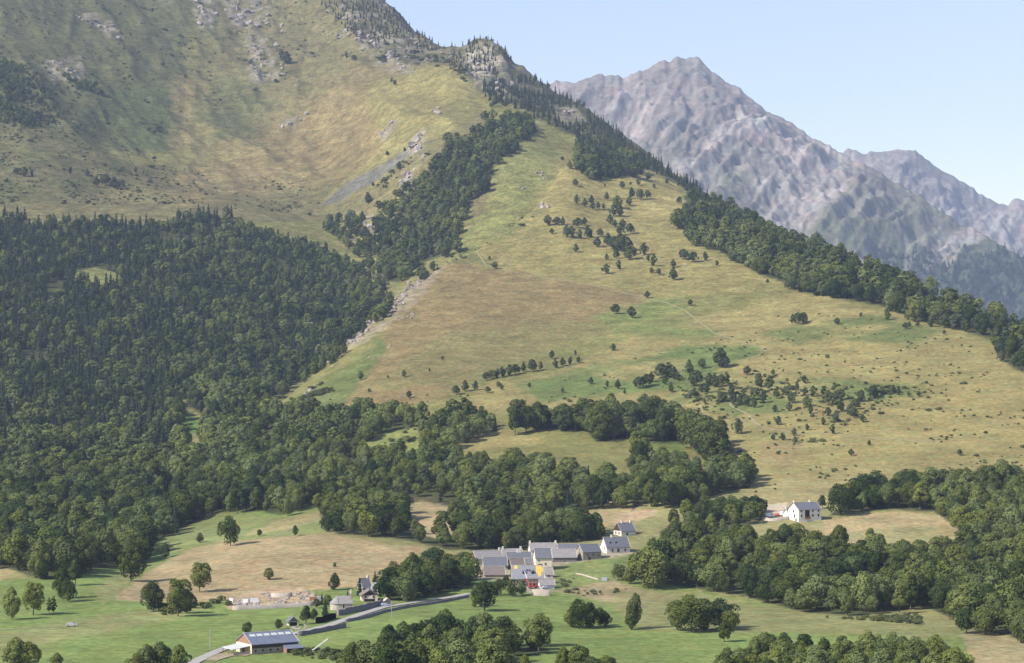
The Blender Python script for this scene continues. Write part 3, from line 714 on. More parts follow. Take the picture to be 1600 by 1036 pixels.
for i in range(NS):
    w = [.15, .18, .13, .16, .20][i]
    c = crown_cone(80 + i, 1500, .020, w, .05, .5, 16, .25)
    t = trunk_arrays(.95, .018, 0, rsT)
    PROTO['spruce'].append((crown_mesh('spruce_crown', c, M['spruce']), mesh_np('trunk', *t, True, (M['bark'],)), whole_mesh('spruce_tree', c, t, M['spruce'])))
    FARPROTO['spruce'].append(whole_mesh('spruce_far', crown_cone(180 + i, 600, .030, w, .05, .5, 12, .25), trunk_arrays(.9, .016, 0, rsT, 4), M['spruce']))
for i in range(NK):
    c = crown_broad(90 + i, 420, .07, [.55, .7, .5, .62, .8][i], -.12, 12)
    PROTO['shrub'].append((None, None, crown_mesh('shrub', c, M['scrub'])))
c = crown_broad(99, 1500, .024, .13, .04, 26); t = trunk_arrays(.8, .016, 0, rsT)
PROTO['poplar'].append((crown_mesh('poplar_crown', c, M['broad']), mesh_np('trunk', *t, True, (M['bark'],)), whole_mesh('poplar_tree', c, t, M['broad'])))

# ------------------------------------------------------------------ where every tree stands
T_U = []; T_V = []; T_X = []; T_Y = []; T_H = []; T_K = []; T_G = []; T_FORCE = []
def add_tree(u, v, h, kind, grp, force=False, d=None):
    if d is None: d = float(dist_at(u, v))
    if d != d: return
    x = (u - 800) * d / F
    T_U.append(u); T_V.append(v); T_X.append(x); T_Y.append(d); T_H.append(h); T_K.append(kind); T_G.append(grp); T_FORCE.append(force)

SPACE = {'upper': 8.6, 'lower': 9.5, 'gully': 9.5, 'ridge': 10.0, 'knoll': 9.0, 'skyline': 11.0, 'shoulder': 14.0, 'highwood': 8.0, 'highcopse': 7.0, 'ravine': 10.0, 'crest': 9.5, 'bank': 9.0, 'middle': 9.0, 'below': 9.0, 'behindvillage': 8.0, 'grove': 8.0, 'under': 9.0, 'hedge': 7.5, 'front': 8.0, 'frontright': 6.5}
GRPTXT = {}
grid = {}
def free(x, y, r):
    g = 6.0; a = int(x // g); b = int(y // g)
    for i in range(a - 3, a + 4):
        for j in range(b - 3, b + 4):
            for (qx, qy, qr) in grid.get((i, j), ()):
                if (qx - x) ** 2 + (qy - y) ** 2 < (0.5 * (r + qr)) ** 2: return False
    grid.setdefault((a, b), []).append((x, y, r)); return True

for nm, pl in FOREST:
    p = np.array(pl, float)
    x0, y0 = p.min(0); x1, y1 = p.max(0); x0 = max(x0, -140); x1 = min(x1, 1740); y1 = min(y1, 1095)
    n = int((x1 - x0) * (y1 - y0) / (6 if nm in ('upper', 'lower', 'crest', 'ridge') else 2.5))
    cu = rng.uniform(x0, x1, n); cv = rng.uniform(y0, y1, n)
    cd0 = np.nan_to_num(dist_at(cu, cv)); cx0 = (cu - 800) * cd0 / F
    rag = {'upper': 14, 'lower': 9, 'gully': 30, 'ridge': 12, 'crest': 12, 'knoll': 8}.get(nm, 5)
    ok = inpoly(cu + rag * (fbm(cx0, cd0, 55, 3, 601) + .6 * fbm(cx0, cd0, 16, 2, 605)) * 1.2, cv + rag * .8 * (fbm(cx0, cd0, 55, 3, 611) + .6 * fbm(cx0, cd0, 16, 2, 615)), p)
    for cl in CLEAR: ok &= ~inpoly(cu, cv, cl)
    cu = cu[ok]; cv = cv[ok]; cd = dist_at(cu, cv)
    cx = (cu - 800) * cd / F
    nz = fbm(cx, np.nan_to_num(cd), 70, 3, 501); gap = fbm(cx, np.nan_to_num(cd), 38, 3, 521)
    for u, v, d, x, k, gp in zip(cu, cv, cd, cx, nz, gap):
        if d != d: continue
        if gp > .42 and nm in ('lower', 'under', 'gully', 'crest', 'upper'): continue
        sp = SPACE[nm] * rng.uniform(.8, 1.25)
        if nm == 'ridge' and (rng.random() < .15 or k < -.25): continue
        if nm == 'ravine' and gp < rng.uniform(-.2, .15): continue
        if nm == 'highwood' and gp < rng.uniform(-.4, .1): continue
        if nm in ('skyline', 'shoulder') and k < rng.uniform(-.35, .1): continue
        kind = 'broad'
        if nm == 'upper':
            con = .55 if (u < 250 + 150 * k and v < 520) or v < 350 else .22
            if v > 520: con = .45 if u < 260 else .12
            kind = 'spruce' if rng.random() < con else 'broad'
        elif nm == 'lower': kind = 'spruce' if rng.random() < (.16 if u < 300 else .03) else 'broad'
        elif nm in ('ridge', 'skyline', 'shoulder'): kind = 'spruce' if rng.random() < .8 else 'pine'
        elif nm == 'gully': kind = 'broad' if rng.random() < .75 else 'pine'
        elif nm == 'crest':
            if u > 1430 or v < 340: kind = 'pine' if rng.random() < .75 else 'broad'
            else: kind = 'broad' if rng.random() < .85 else 'pine'
        pal = {'lower': .5 if (u > 270 and v < 770 and u < 720) else .16, 'upper': .13 if v > 500 else .05, 'front': .25, 'frontright': .45, 'under': .18, 'middle': .45, 'below': .25, 'hedge': .12}.get(nm, .06)
        if kind == 'broad' and rng.random() < pal: kind = 'pale'
        if kind == 'spruce': sp *= .72
        if not free(x, d, sp): continue
        if kind in ('broad', 'pale'): h = 9 + 12.5 * rng.random() ** .85
        elif kind == 'spruce': h = rng.uniform(11, 20)
        else: h = rng.uniform(9, 14)
        if nm == 'upper' and kind in ('broad', 'pale'): h = 8 + 9.5 * rng.random()
        if nm in ('hedge', 'middle'): h *= .85
        if nm in ('ridge',): h *= .8
        if nm in ('skyline', 'shoulder'): h *= .6
        if nm in ('highwood', 'highcopse'): h *= .55
        if nm == 'ravine': h *= .75
        if nm == 'lower' and u > 400: h = 7 + 10 * rng.random()
        if nm in ('front', 'frontright'): h = rng.uniform(8.5, 14) if nm == 'front' else rng.uniform(7, 11)
        if nm in ('behindvillage', 'grove'): h = rng.uniform(9, 15)
        if nm == 'under': h = 8 + 8.5 * rng.random()
        if nm == 'below': h = rng.uniform(7, 12)
        if nm == 'under' and v > 985: h = rng.uniform(7, 10)
        add_tree(u, v, h, kind, nm, False, d)

PINES = [  # (column, row of the foot, height in pixels) read off the photograph
 (899,291,11),(972,295,12),(945,292,5),(985,289,5),(1022,294,7),(987,310,16),(1000,312,17),(1012,311,14),(983,322,14),(1061,319,12),(1070,333,13),(901,319,14),(914,323,12),(924,319,13),(926,327,10),(935,327,11),(943,327,9),(948,313,12),(958,338,18),(968,339,20),(953,350,14),(960,355,12),(973,357,14),(985,366,17),(969,368,14),
 (856,353,16),(870,352,13),(879,352,13),(862,366,9),(885,371,18),(893,372,18),(902,356,16),(906,373,14),(913,352,12),(918,371,17),(923,371,12),(938,370,13),(933,386,15),(950,384,18),(968,393,26),(960,391,20),(975,393,24),(963,404,14),(984,406,20),(990,398,12),(900,394,12),(948,406,9),(967,421,14),(947,428,15),(1006,399,18),(1021,416,17),(1013,408,10),(1018,427,9),(1029,430,11),(1052,418,12),(1052,438,19),(1068,406,17),(1082,410,17),(1102,407,13),(1120,415,8),(1166,415,8),(1151,410,20),(1144,408,16),(1191,415,14),(1184,413,12),(1218,435,14),(1199,442,6),(1231,452,12),(1011,466,11),(879,251,7),(1013,282,12),(1042,287,8),
 (773,420,11),(765,406,6),(962,491,14),(987,497,15),(691,562,6),(631,589,10),(606,591,5),(671,581,6),(577,613,6),(639,622,11),(862,561,11),(899,555,7),(958,548,9),(759,595,12),(768,592,12),(777,591,12),(785,589,13),(796,587,14),(806,585,14),(818,582,13),(831,581,17),(845,578,11),(868,575,11),(879,572,11),(891,570,11),(904,567,8),(713,617,13),(727,612,14),(743,610,12),(762,614,9),(779,605,8),(784,609,7),(662,437,18),(827,605,6),(923,600,9),(949,605,9),(965,608,12),(879,614,7),(976,616,7),
 (999,607,16),(1009,604,17),(1018,597,13),(1035,591,20),(1045,591,20),(1053,593,16),(1048,613,13),(1039,601,12),(1060,595,10),(1077,586,19),(1088,603,21),(1097,576,14),(1085,620,12),(1095,613,10),(1105,614,12),(1117,605,18),(1108,603,16),(1128,604,17),(1136,600,15),(1126,575,25),(1133,575,16),(1143,617,14),(1128,628,14),(1146,632,14),(1156,633,15),(1166,635,16),(1178,637,15),(1167,586,12),(1186,605,17),(1184,595,10),(1202,610,19),(1181,619,12),(1192,630,15),(1213,623,13),(1228,618,13),(1208,586,8),(1237,630,15),(1233,642,11),(1211,644,9),(1245,610,11),(1257,599,10),(1258,618,11),(1270,620,14),(1261,635,13),(1266,647,13),(1287,617,10),(1295,633,18),(1314,625,14),(1306,628,12),(1314,643,14),(1329,650,14),(1336,640,15),(1334,653,14),(1294,650,11),(1306,660,14),(1301,678,12),(1286,664,10),(1348,660,10),(1346,628,15),(1364,623,18),(1376,617,10),(1153,678,19),(1216,664,11),(1241,681,10),(1208,688,8),(1223,688,10),(1242,693,9),(1358,696,7),(1330,712,9),(1172,727,7),(1261,672,8),
 (1386,500,15),(1308,507,9),(1415,514,9),(1434,511,7),(1421,511,7),(1475,523,7),(1345,495,6),(1378,617,9),(1395,615,12),(1404,617,9),(1420,620,7),(1435,620,8),(1366,620,14),(1238,505,12),(1248,507,16),(1256,504,13),(1500,712,9),(1078,478,9),
 (515,350,16),(506,358,12),(528,372,14),(548,352,24),(556,362,20),(566,345,14),(575,318,17),(592,328,14),(572,372,13),(585,395,14),(562,392,10),(545,372,12),(583,292,6),(605,243,8),(632,236,7),(617,133,9),(612,128,6),(541,91,10),(553,95,9),(447,100,18),(440,92,14),(431,130,7),(392,103,10),(212,270,8),(241,210,8),(246,205,9),(233,206,7),(150,292,16),(165,290,18),(178,294,16),(190,292,12),(110,272,12),(136,275,10),(38,276,14),(25,272,10),(50,275,10),(772,165,10),(780,160,12),(768,168,8),(790,168,10),
]
def pine_grp(u, v):
    if u < 760 and v < 420 and u < 640: return 'bowl'
    if v < 300 and u < 900: return 'bowl' if u < 700 else 'dome'
    if v < 475: return 'dome'
    if 990 < u and 560 < v < 730: return 'band'
    if u < 700: return 'brownslope'
    if 700 <= u <= 990 and v > 540: return 'row'
    return 'pasture'
for (u, v, h) in PINES:
    d = float(dist_at(u, v))
    if d != d: continue
    add_tree(u, v, max(h * d / F * (1.3 if pine_grp(u, v) in ('band', 'row', 'pasture') else 1.12), 2.5), 'pine', pine_grp(u, v), True, d)
BROADS = [  # single broadleaf trees: column, row, height px, group
 (1060,357,32,'dome'),(964,326,22,'dome'),(997,290,13,'dome'),(925,279,17,'dome'),(891,264,14,'dome'),(563,594,14,'spuredge'),
 (205,908,58,'leftfield'),(118,915,42,'leftfield'),(96,935,50,'leftfield'),(52,961,56,'leftfield'),(18,968,52,'leftfield'),(62,905,62,'leftfield'),(106,940,36,'leftfield'),
 (360,853,46,'mound'),(405,838,12,'mound'),(312,848,16,'mound'),(312,925,50,'mound'),(240,955,48,'mound'),(278,963,64,'mound'),(292,958,36,'mound'),(420,906,20,'mound'),(461,838,18,'mound'),(523,922,28,'churchyard'),(523,886,8,'mound'),(258,872,24,'mound'),
 (386,992,22,'barnside'),(435,984,18,'barnside'),(478,975,30,'churchyard'),(490,968,18,'churchyard'),(512,948,20,'churchyard'),(495,950,16,'churchyard'),
 (757,955,48,'villagefoot'),(742,948,34,'villagefoot'),(778,930,26,'villagefoot'),(800,932,28,'villagefoot'),(815,930,24,'villagefoot'),(790,920,22,'villagefoot'),
 (893,980,30,'meadowclump'),(905,982,45,'meadowclump'),(922,982,42,'meadowclump'),(938,978,30,'meadowclump'),(945,980,26,'meadowclump'),
 (992,982,56,'meadowtree'),(986,984,34,'meadowtree'),
 (1006,916,60,'villageright'),(1020,920,66,'villageright'),(1035,905,62,'villageright'),(966,907,28,'villageright'),(985,912,26,'villageright'),(1040,890,50,'villageright'),
 (1058,985,48,'rightclump'),(1080,988,58,'rightclump'),(1100,985,52,'rightclump'),(1125,982,46,'rightclump'),(1140,985,34,'rightclump'),(1132,1003,34,'rightclump'),
 (25,1046,52,'frontleft'),(45,1046,44,'frontleft'),(90,1048,30,'frontleft'),(228,1052,46,'frontleft'),(252,1050,48,'frontleft'),(280,1052,46,'frontleft'),(215,1056,34,'frontleft'),
 (880,1050,42,'frontmid'),(905,1052,46,'frontmid'),(945,1058,36,'frontmid'),(925,1060,36,'frontmid'),(820,1052,30,'frontmid'),(540,1055,40,'frontmid'),
 (1595,1005,50,'under'),(1510,990,44,'under'),(1540,992,48,'under'),(878,847,24,'behindvillage'),(1242,812,0,'x'),
 (1245,860,44,'under'),(1225,864,46,'under'),(1310,866,46,'under'),(1360,868,44,'under'),(1275,878,50,'under'),(1285,795,22,'hedge'),(1188,800,24,'below'),
 (997,765,42,'middle'),(1018,792,44,'middle'),(1040,794,46,'middle'),(1084,786,34,'middle'),(1118,764,34,'middle'),(1150,762,40,'middle'),
 (840,672,45,'bank'),(822,676,46,'bank'),(805,680,44,'bank'),(880,674,44,'bank'),(900,674,44,'bank'),(940,688,58,'bank'),(960,684,56,'bank'),(985,682,56,'bank'),(1010,680,52,'bank'),(1035,690,52,'bank'),(1065,688,52,'bank'),(1100,712,66,'bank'),(1118,735,70,'bank'),(1085,700,60,'bank'),(995,722,50,'bank'),
]
for (u, v, h, g) in BROADS:
    if h < 5: continue
    d = float(dist_at(u, v))
    if d != d: continue
    free((u - 800) * d / F, d, 3)
    add_tree(u, v, h * d / F, 'broad', g, True, d)
for (u, v, h) in ((68, 958, 25), (77, 958, 25), (84, 959, 28), (107, 941, 22)):
    add_tree(u, v, h * float(dist_at(u, v)) / F, 'poplar', 'poplars', True)
for (u, v, h, g) in ((508, 962, 26, 'churchyard'), (562, 930, 28, 'churchyard'), (586, 916, 24, 'churchyard'), (543, 935, 14, 'churchyard'), (503, 945, 20, 'churchyard')):
    add_tree(u, v, h * float(dist_at(u, v)) / F, 'spruce', g, True)

for t in range(len(T_G)):     # name the part of a large wood a tree stands in by what it borders
    g, u, v = T_G[t], T_U[t], T_V[t]
    if g == 'under': T_G[t] = 'under_low' if v > 918 else 'under_top' if v < 885 else g
    elif g == 'lower': T_G[t] = 'lower_meadow' if (u < 300 and v > 800) else 'lower_mound' if (u < 720 and v > 775) else 'lower_village' if (u > 690 and v > 735) else 'lower_spur' if (v < 700 and u > 330) else g
    elif g == 'upper': T_G[t] = 'upper_top' if v < 385 else 'upper_spur' if u > 430 else g
n = len(T_U)
T_U = np.array(T_U); T_X = np.array(T_X); T_Y = np.array(T_Y); T_H = np.array(T_H); T_Z = zat(T_X, T_Y)
WIDTH = {'pale': .72, 'broad': .72, 'pine': .52, 'spruce': .32, 'poplar': .26}
# how much of each tree shows: paint them near to far into a small buffer
buf = np.full((520, 810), -1, np.int32)
area = np.zeros(n, int)
for t in np.argsort(T_Y):
    d = T_Y[t]; s = F / d / 2
    cu = T_U[t] / 2; vb = (H0 - T_Z[t] * F / d) / 2; h = T_H[t] * s; w = T_H[t] * WIDTH[T_K[t]] * s
    a0 = max(0, int(cu - w / 2)); a1 = min(800, int(cu + w / 2) + 1); b0 = max(0, int(vb - h)); b1 = min(518, int(vb) + 1)
    if a1 <= a0 or b1 <= b0: continue
    sub = buf[b0:b1, a0:a1]; m = sub < 0; area[t] = m.sum(); sub[m] = t

LBL = {
 'under_low': 'on the meadow side of the wood below the white house', 'under_top': 'in the wood close under the white house field', 'lower_meadow': 'at the wood edge beside the left meadow', 'lower_mound': 'in the wood just above the tan grass mound',
 'lower_village': 'in the wood between the upper meadow and the village', 'lower_spur': 'in the wood at the foot of the brown spur', 'upper_top': 'along the top edge of the dark forest', 'upper_spur': 'in the dark forest against the rocky spur edge',
 'upper': 'in the dark mixed forest under the mountain bowl', 'lower': 'in the broad wood between the village and the dark forest', 'gully': 'in the wooded gully beside the grassy spur',
 'ridge': 'on the rocky skyline ridge', 'shoulder': 'on the rocks of the summit slope', 'highwood': 'in the high open wood beside the mountain bowl', 'ravine': 'in the stony ravine between the dark forest and the wooded gully', 'highcopse': 'in the small high copse under the pale crag', 'skyline': 'on the bare rock shoulder of the high ridge', 'knoll': 'in the round copse at the top of the spur', 'crest': 'in the wood along the right crest', 'bank': 'in the dark belt of trees above the upper meadow',
 'middle': 'in the copse above the cut hayfield', 'below': 'in the belt between the hayfield and the white house', 'behindvillage': 'in the wood directly behind the village roofs', 'grove': 'in the grove between church and village',
 'under': 'in the thick wood below the white house', 'hedge': 'in the hedge along the top of the tan field', 'front': 'in the clump on the meadow below the village', 'frontright': 'in the low thicket at the foot of the right meadow',
 'dome': 'dotted over the tan top of the spur', 'bowl': 'scattered in the high mountain bowl', 'band': 'in the scattered band on the right slope', 'brownslope': 'alone on the brown flank of the spur', 'row': 'in the row at the foot of the spur', 'pasture': 'standing on the open right pasture',
 'spuredge': 'on the green edge of the spur', 'leftfield': 'at the edge of the left meadow beside the poplars', 'mound': 'on or beside the tan grass mound', 'churchyard': 'beside the round ended church', 'barnside': 'beside the blue roofed barn',
 'villagefoot': 'at the foot of the village beside the stone wall', 'meadowclump': 'in the small clump on the open meadow', 'meadowtree': 'standing alone on the meadow with a long shadow', 'villageright': 'between the village and the thick wood', 'rightclump': 'in the clump at the right end of the meadow',
 'frontleft': 'at the near edge of the left meadow', 'frontmid': 'at the near edge of the middle meadow', 'poplars': 'in the little row on the left meadow'}
KN = {'pale': ('pale_broadleaf_tree', 'pale green broadleaf tree'), 'broad': ('broadleaf_tree', 'green broadleaf tree'), 'pine': ('pine_tree', 'dark green pine'), 'spruce': ('spruce_tree', 'dark pointed spruce'), 'poplar': ('poplar_tree', 'slim dark poplar')}
single = np.zeros(n, bool)
for k, lim in (('broad', 290), ('pale', 90), ('pine', 270), ('spruce', 150), ('poplar', 10)):
    ids = np.array([t for t in range(n) if T_K[t] == k])
    if len(ids) == 0: continue
    sc = area[ids] + np.array([5 if T_FORCE[t] else 0 for t in ids])
    order = ids[np.argsort(-sc)]
    order = [t for t in order if area[t] >= 4][:lim]
    single[order] = True
hq = {}
for key in set(zip(T_K, T_G)):
    hh_ = [T_H[t] for t in range(n) if (T_K[t], T_G[t]) == key]
    hq[key] = (np.quantile(hh_, .3), np.quantile(hh_, .7)) if len(hh_) > 2 else (0, 1e9)
rest = {}
for t in range(n):
    k = T_K[t]
    rz = rng.uniform(0, 6.28); sx = rng.uniform(.8, 1.25)
    if k == 'broad': sx *= {'leftfield': .76, 'meadowtree': .72, 'mound': .92}.get(T_G[t], 1.0)
    var = int(rng.integers(0, len(PROTO[k])))
    if single[t]:
        cm, tm, wm = PROTO[k][var]
        nmx, txt = KN[k]
        hpx = T_H[t] * F / T_Y[t]
        loc = (T_X[t], T_Y[t], T_Z[t] - .1)
        hs = hq[(k, T_G[t])]
        lab = ('tall ' if T_H[t] > hs[1] else 'small ' if T_H[t] < hs[0] else '') + txt + ' ' + LBL[T_G[t]]
        if hpx < 17:
            o = link(nmx, wm)
        else:
            o = link(nmx, None)
            c = link('crown', cm, o); r_ = link('trunk', tm, o)
        o.location = loc; o.rotation_euler = (0, 0, rz); o.scale = (T_H[t] * sx, T_H[t] * sx, T_H[t])
        tag(o, lab, 'tree', lab.replace(txt, txt + 's'))
    else:
        if k == 'poplar': continue
        rest.setdefault(k, []).append((T_X[t], T_Y[t], T_Z[t] - .1, T_H[t] * sx, T_H[t], rz, var if T_Y[t] < 1450 else 100 + var % len(FARPROTO[k])))

# ------------------------------------------------------------------ masses that nobody could count: instanced on points
def scatter(name, pts, meshes, label, cat):
    """pts rows: x y z sxy sz rot index"""
    P = np.array(pts, float)
    src = bpy.data.collections.new(name + '_kinds')
    for i, m_ in enumerate(meshes):
        src.objects.link(bpy.data.objects.new('%s_kind_%02d' % (name, i), m_))
    me = bpy.data.meshes.new(name); me.vertices.add(len(P)); me.vertices.foreach_set('co', P[:, :3].astype(np.float32).ravel())
    for an, ty, arr in (('scl', 'FLOAT_VECTOR', P[:, [3, 3, 4]]), ('rot', 'FLOAT', P[:, 5]), ('idx', 'INT', P[:, 6])):
        a = me.attributes.new(an, ty, 'POINT')
        if ty == 'FLOAT_VECTOR': a.data.foreach_set('vector', arr.astype(np.float32).ravel())
        elif ty == 'INT': a.data.foreach_set('value', arr.astype(np.int32))
        else: a.data.foreach_set('value', arr.astype(np.float32))
    o = link(name, me)
    ng = bpy.data.node_groups.new(name, 'GeometryNodeTree')
    ng.interface.new_socket('Geometry', in_out='INPUT', socket_type='NodeSocketGeometry')
    ng.interface.new_socket('Geometry', in_out='OUTPUT', socket_type='NodeSocketGeometry')
    N = ng.nodes; L = ng.links
    gi = N.new('NodeGroupInput'); go = N.new('NodeGroupOutput')
    ci = N.new('GeometryNodeCollectionInfo'); ci.inputs['Collection'].default_value = src
    ci.inputs['Separate Children'].default_value = True; ci.inputs['Reset Children'].default_value = True
    iop = N.new('GeometryNodeInstanceOnPoints'); iop.inputs['Pick Instance'].default_value = True
    def na(nm_, ty):
        q = N.new('GeometryNodeInputNamedAttribute'); q.data_type = ty; q.inputs['Name'].default_value = nm_; return q.outputs['Attribute']
    cx = N.new('ShaderNodeCombineXYZ'); L.new(na('rot', 'FLOAT'), cx.inputs['Z'])
    L.new(gi.outputs[0], iop.inputs['Points']); L.new(ci.outputs[0], iop.inputs['Instance'])
    L.new(na('idx', 'INT'), iop.inputs['Instance Index']); L.new(cx.outputs[0], iop.inputs['Rotation']); L.new(na('scl', 'FLOAT_VECTOR'), iop.inputs['Scale'])
    L.new(iop.outputs[0], go.inputs[0])
    md = o.modifiers.new('spread', 'NODES'); md.node_group = ng
    tag(o, label, cat, None, 'stuff')
    return o
for k, nm, lb in (('broad', 'broadleaf_forest', 'mass of broadleaf forest on the slopes and round the meadows'), ('pale', 'pale_broadleaf_forest', 'mass of paler broadleaf trees among the woods'), ('spruce', 'spruce_forest', 'mass of dark spruce forest on the mountain side'), ('pine', 'pine_forest', 'mass of pines along the crests')):
    near = [q[2] for q in PROTO[k]]; far_ = FARPROTO[k]
    pts = [(a, b, c, d, e, f, (g - 100 + len(near)) if g >= 100 else g) for (a, b, c, d, e, f, g) in rest.get(k, [])]
    if pts: scatter(nm, pts, near + far_, lb, 'forest')
# woods on the foot of the far peak
ids = np.argwhere((mf[:-1] > .3) & (mv[:-1] < 560))
pts = []
if len(ids):
    for q in range(7000):
        i, j = ids[rng.integers(0, len(ids))]
        if i + 1 >= mx.shape[0] - 1 or j + 1 >= mx.shape[1]: continue
        a, b = rng.random(2)
        w = lambda A: (A[i, j] * (1 - b) + A[i, j + 1] * b) * (1 - a) + (A[i + 1, j] * (1 - b) + A[i + 1, j + 1] * b) * a
        h = rng.uniform(12, 24)
        pts.append((w(mx), w(my), w(mz) - .5, h * 1.5, h, rng.uniform(0, 6), int(rng.integers(0, NS))))
    scatter('distant_forest', pts, FARPROTO['spruce'], 'dark woods on the foot of the hazy peak', 'forest')

# ------------------------------------------------------------------ shrubs: the largest as things, the rest as scrub
SHR = []
def shrub_zone(poly, n, lo, hi_, grp, seed):
    p = np.array(poly, float); x0, y0 = p.min(0); x1, y1 = p.max(0)
    cu = rng.uniform(x0, x1, n * 6); cv = rng.uniform(y0, y1, n * 6)
    ok = inpoly(cu, cv, p); cu = cu[ok]; cv = cv[ok]; cd = dist_at(cu, cv); cx = (cu - 800) * cd / F
    nz = fbm(cx, np.nan_to_num(cd), 50, 3, seed)
    k = 0
    for u, v, d, x, q in zip(cu, cv, cd, cx, nz):
        if d != d or q < rng.uniform(-.25, .45): continue
        SHR.append((u, v, x, d, rng.uniform(lo, hi_) * (1 if rng.random() < .9 else 1.7), grp)); k += 1
        if k >= n: break
shrub_zone([(900,575),(1100,540),(1250,480),(1500,520),(1600,580),(1600,735),(1350,760),(1180,770),(1130,690),(1000,640),(850,630)], 620, .6, 1.9, 'slope', 901)
shrub_zone([(1000,590),(1130,580),(1420,605),(1360,670),(1250,665),(1110,650)], 260, 1.2, 2.6, 'slope', 905)
shrub_zone([(440,640),(500,600),(530,595),(520,640),(470,655)], 120, 1.6, 4.2, 'spurfoot', 911)
shrub_zone([(0,180),(130,180),(260,260),(480,290),(520,340),(300,320),(0,320)], 700, 1.2, 3.2, 'bowl', 915)
shrub_zone([(0,0),(560,0),(620,60),(440,130),(300,200),(200,220),(0,200)], 520, 1.5, 4.0, 'bowl', 921)
shrub_zone([(0,80),(50,90),(130,150),(100,195),(60,200),(0,190)], 160, 2.0, 4.5, 'bowl', 925)
shrub_zone([(560,50),(640,80),(700,90),(735,120),(740,140),(700,105),(600,110)], 160, 2, 6, 'bowl', 927)
shrub_zone([(630,250),(670,225),(680,235),(640,275),(600,300),(590,290)], 60, 2, 5, 'bowl', 929)
shrub_zone([(870,905),(960,895),(1000,925),(960,935),(880,930)], 60, .6, 1.8, 'village', 931)
shrub_zone([(455,1015),(530,1015),(560,1030),(470,1036)], 60, .8, 2.2, 'village', 933)
shrub_zone([(565,690),(650,668),(650,690),(600,700)], 40, 1.5, 4, 'wood', 935)
shrub_zone([(1000,710),(1080,705),(1090,760),(1010,760)], 70, 2.5, 6, 'wood', 937)
shrub_zone([(1180,945),(1440,958),(1440,975),(1200,962)], 130, .8, 2.0, 'wood', 939)
shrub_zone([(250,945),(362,935),(362,948),(255,962)], 46, 1.2, 3.0, 'village', 941)
shrub_zone([(690,402),(760,372),(845,318),(850,330),(770,388),(700,415)], 90, .8, 2.4, 'spurfoot', 943)
shrub_zone([(540,640),(690,615),(750,620),(700,640),(560,650)], 90, .8, 2.5, 'slope', 945)
SHR.sort(key=lambda s: -s[4] * F / s[3])
SL = {'slope': 'on the dry right slope', 'spurfoot': 'on the green flank of the spur', 'bowl': 'in the high mountain bowl', 'village': 'on the banks round the village and barn', 'wood': 'at the edge of the woods'}
pts = []
for q, (u, v, x, d, h, g) in enumerate(SHR):
    z = float(zat(x, d)); h *= rng.uniform(.6, .95); sx = h * rng.uniform(1.0, 1.9); rz = rng.uniform(0, 6.28); var = int(rng.integers(0, NK))
    if q < 230:
        o = link('shrub', PROTO['shrub'][var][2]); o.location = (x, d, z); o.scale = (sx, sx, h); o.rotation_euler = (0, 0, rz)
        tag(o, 'rounded green shrub ' + SL[g], 'shrub', 'shrubs ' + SL[g])
    else: pts.append((x, d, z, sx, h, rz, var))
scatter('scrub', pts, [p[2] for p in PROTO['shrub']], 'low scrub dotted over the slopes', 'scrub')

# ------------------------------------------------------------------ rocks
def rock_mesh(seed):
    rs = np.random.default_rng(seed)
    import bmesh
    bm = bmesh.new(); bmesh.ops.create_icosphere(bm, subdivisions=2, radius=1)
    for v in bm.verts:
        p = np.array(v.co)
        k = 1 + .45 * float(vnoise(np.array([p[0] * 1.6 + seed * 3.1]), np.array([p[1] * 1.6 + p[2] * 2.3]), seed)[0]) + .12 * rs.normal()
        v.co = Vector(p * k); v.co.z *= .8
    me = bpy.data.meshes.new('rock'); bm.to_mesh(me); bm.free(); me.materials.append(M['rock']); return me
RK = [rock_mesh(i) for i in range(6)]
ROCKS = []
def rock_line(p0, p1, n, jit, lo, hi_, grp):
    for k in range(n):
        t = rng.random()
        ROCKS.append((p0[0] + (p1[0] - p0[0]) * t + rng.normal() * jit, p0[1] + (p1[1] - p0[1]) * t + rng.normal() * jit * .7, rng.uniform(lo, hi_), grp))
for a in [((545,535),(600,488),40,4,.9,2.8,'spur'), ((600,488),(655,442),44,4,.9,3.2,'spur'), ((560,522),(628,470),34,5,.6,1.8,'spur'), ((505,570),(535,548),24,5,.8,2.2,'spur'), ((455,638),(490,602),16,3,.8,2.0,'spur'), ((620,500),(645,492),9,3,.6,1.5,'spur'), ((580,560),(612,540),7,4,.5,1.2,'spur'),
          ((650,215),(655,240),9,4,2,5,'outcrop'), ((685,172),(690,182),5,3,1.5,3.5,'outcrop'), ((628,290),(640,278),7,5,2,4.5,'outcrop'), ((590,212),(618,190),9,2,1.2,3,'outcrop'), ((575,360),(590,340),12,8,1.5,3.5,'outcrop'), ((440,195),(485,183),9,4,1.5,3.5,'outcrop'),
          ((398,70),(405,128),14,5,2,5,'outcrop'), ((430,70),(445,120),7,4,1.5,4,'outcrop'), ((370,10),(400,48),12,8,2,5,'outcrop'), ((310,5),(318,40),8,5,2,5,'outcrop'), ((80,100),(125,118),9,5,1.5,4,'outcrop'), ((840,268),(848,276),6,3,1.2,2.6,'outcrop'), ((810,293),(820,296),4,3,1,2,'outcrop'), ((845,320),(852,328),5,3,1.2,2.4,'outcrop'), ((735,90),(790,140),16,8,2,5,'outcrop'), ((560,60),(640,105),14,8,2,5,'outcrop'), ((640,60),(700,90),10,6,2,4.5,'outcrop'), ((860,170),(910,190),10,4,2,4,'outcrop'), ((500,5),(560,60),16,9,2,5,'outcrop'), ((120,25),(190,60),10,5,1.5,4,'outcrop'), ((340,5),(440,45),18,10,2,5.5,'outcrop')]:
    rock_line(*a)
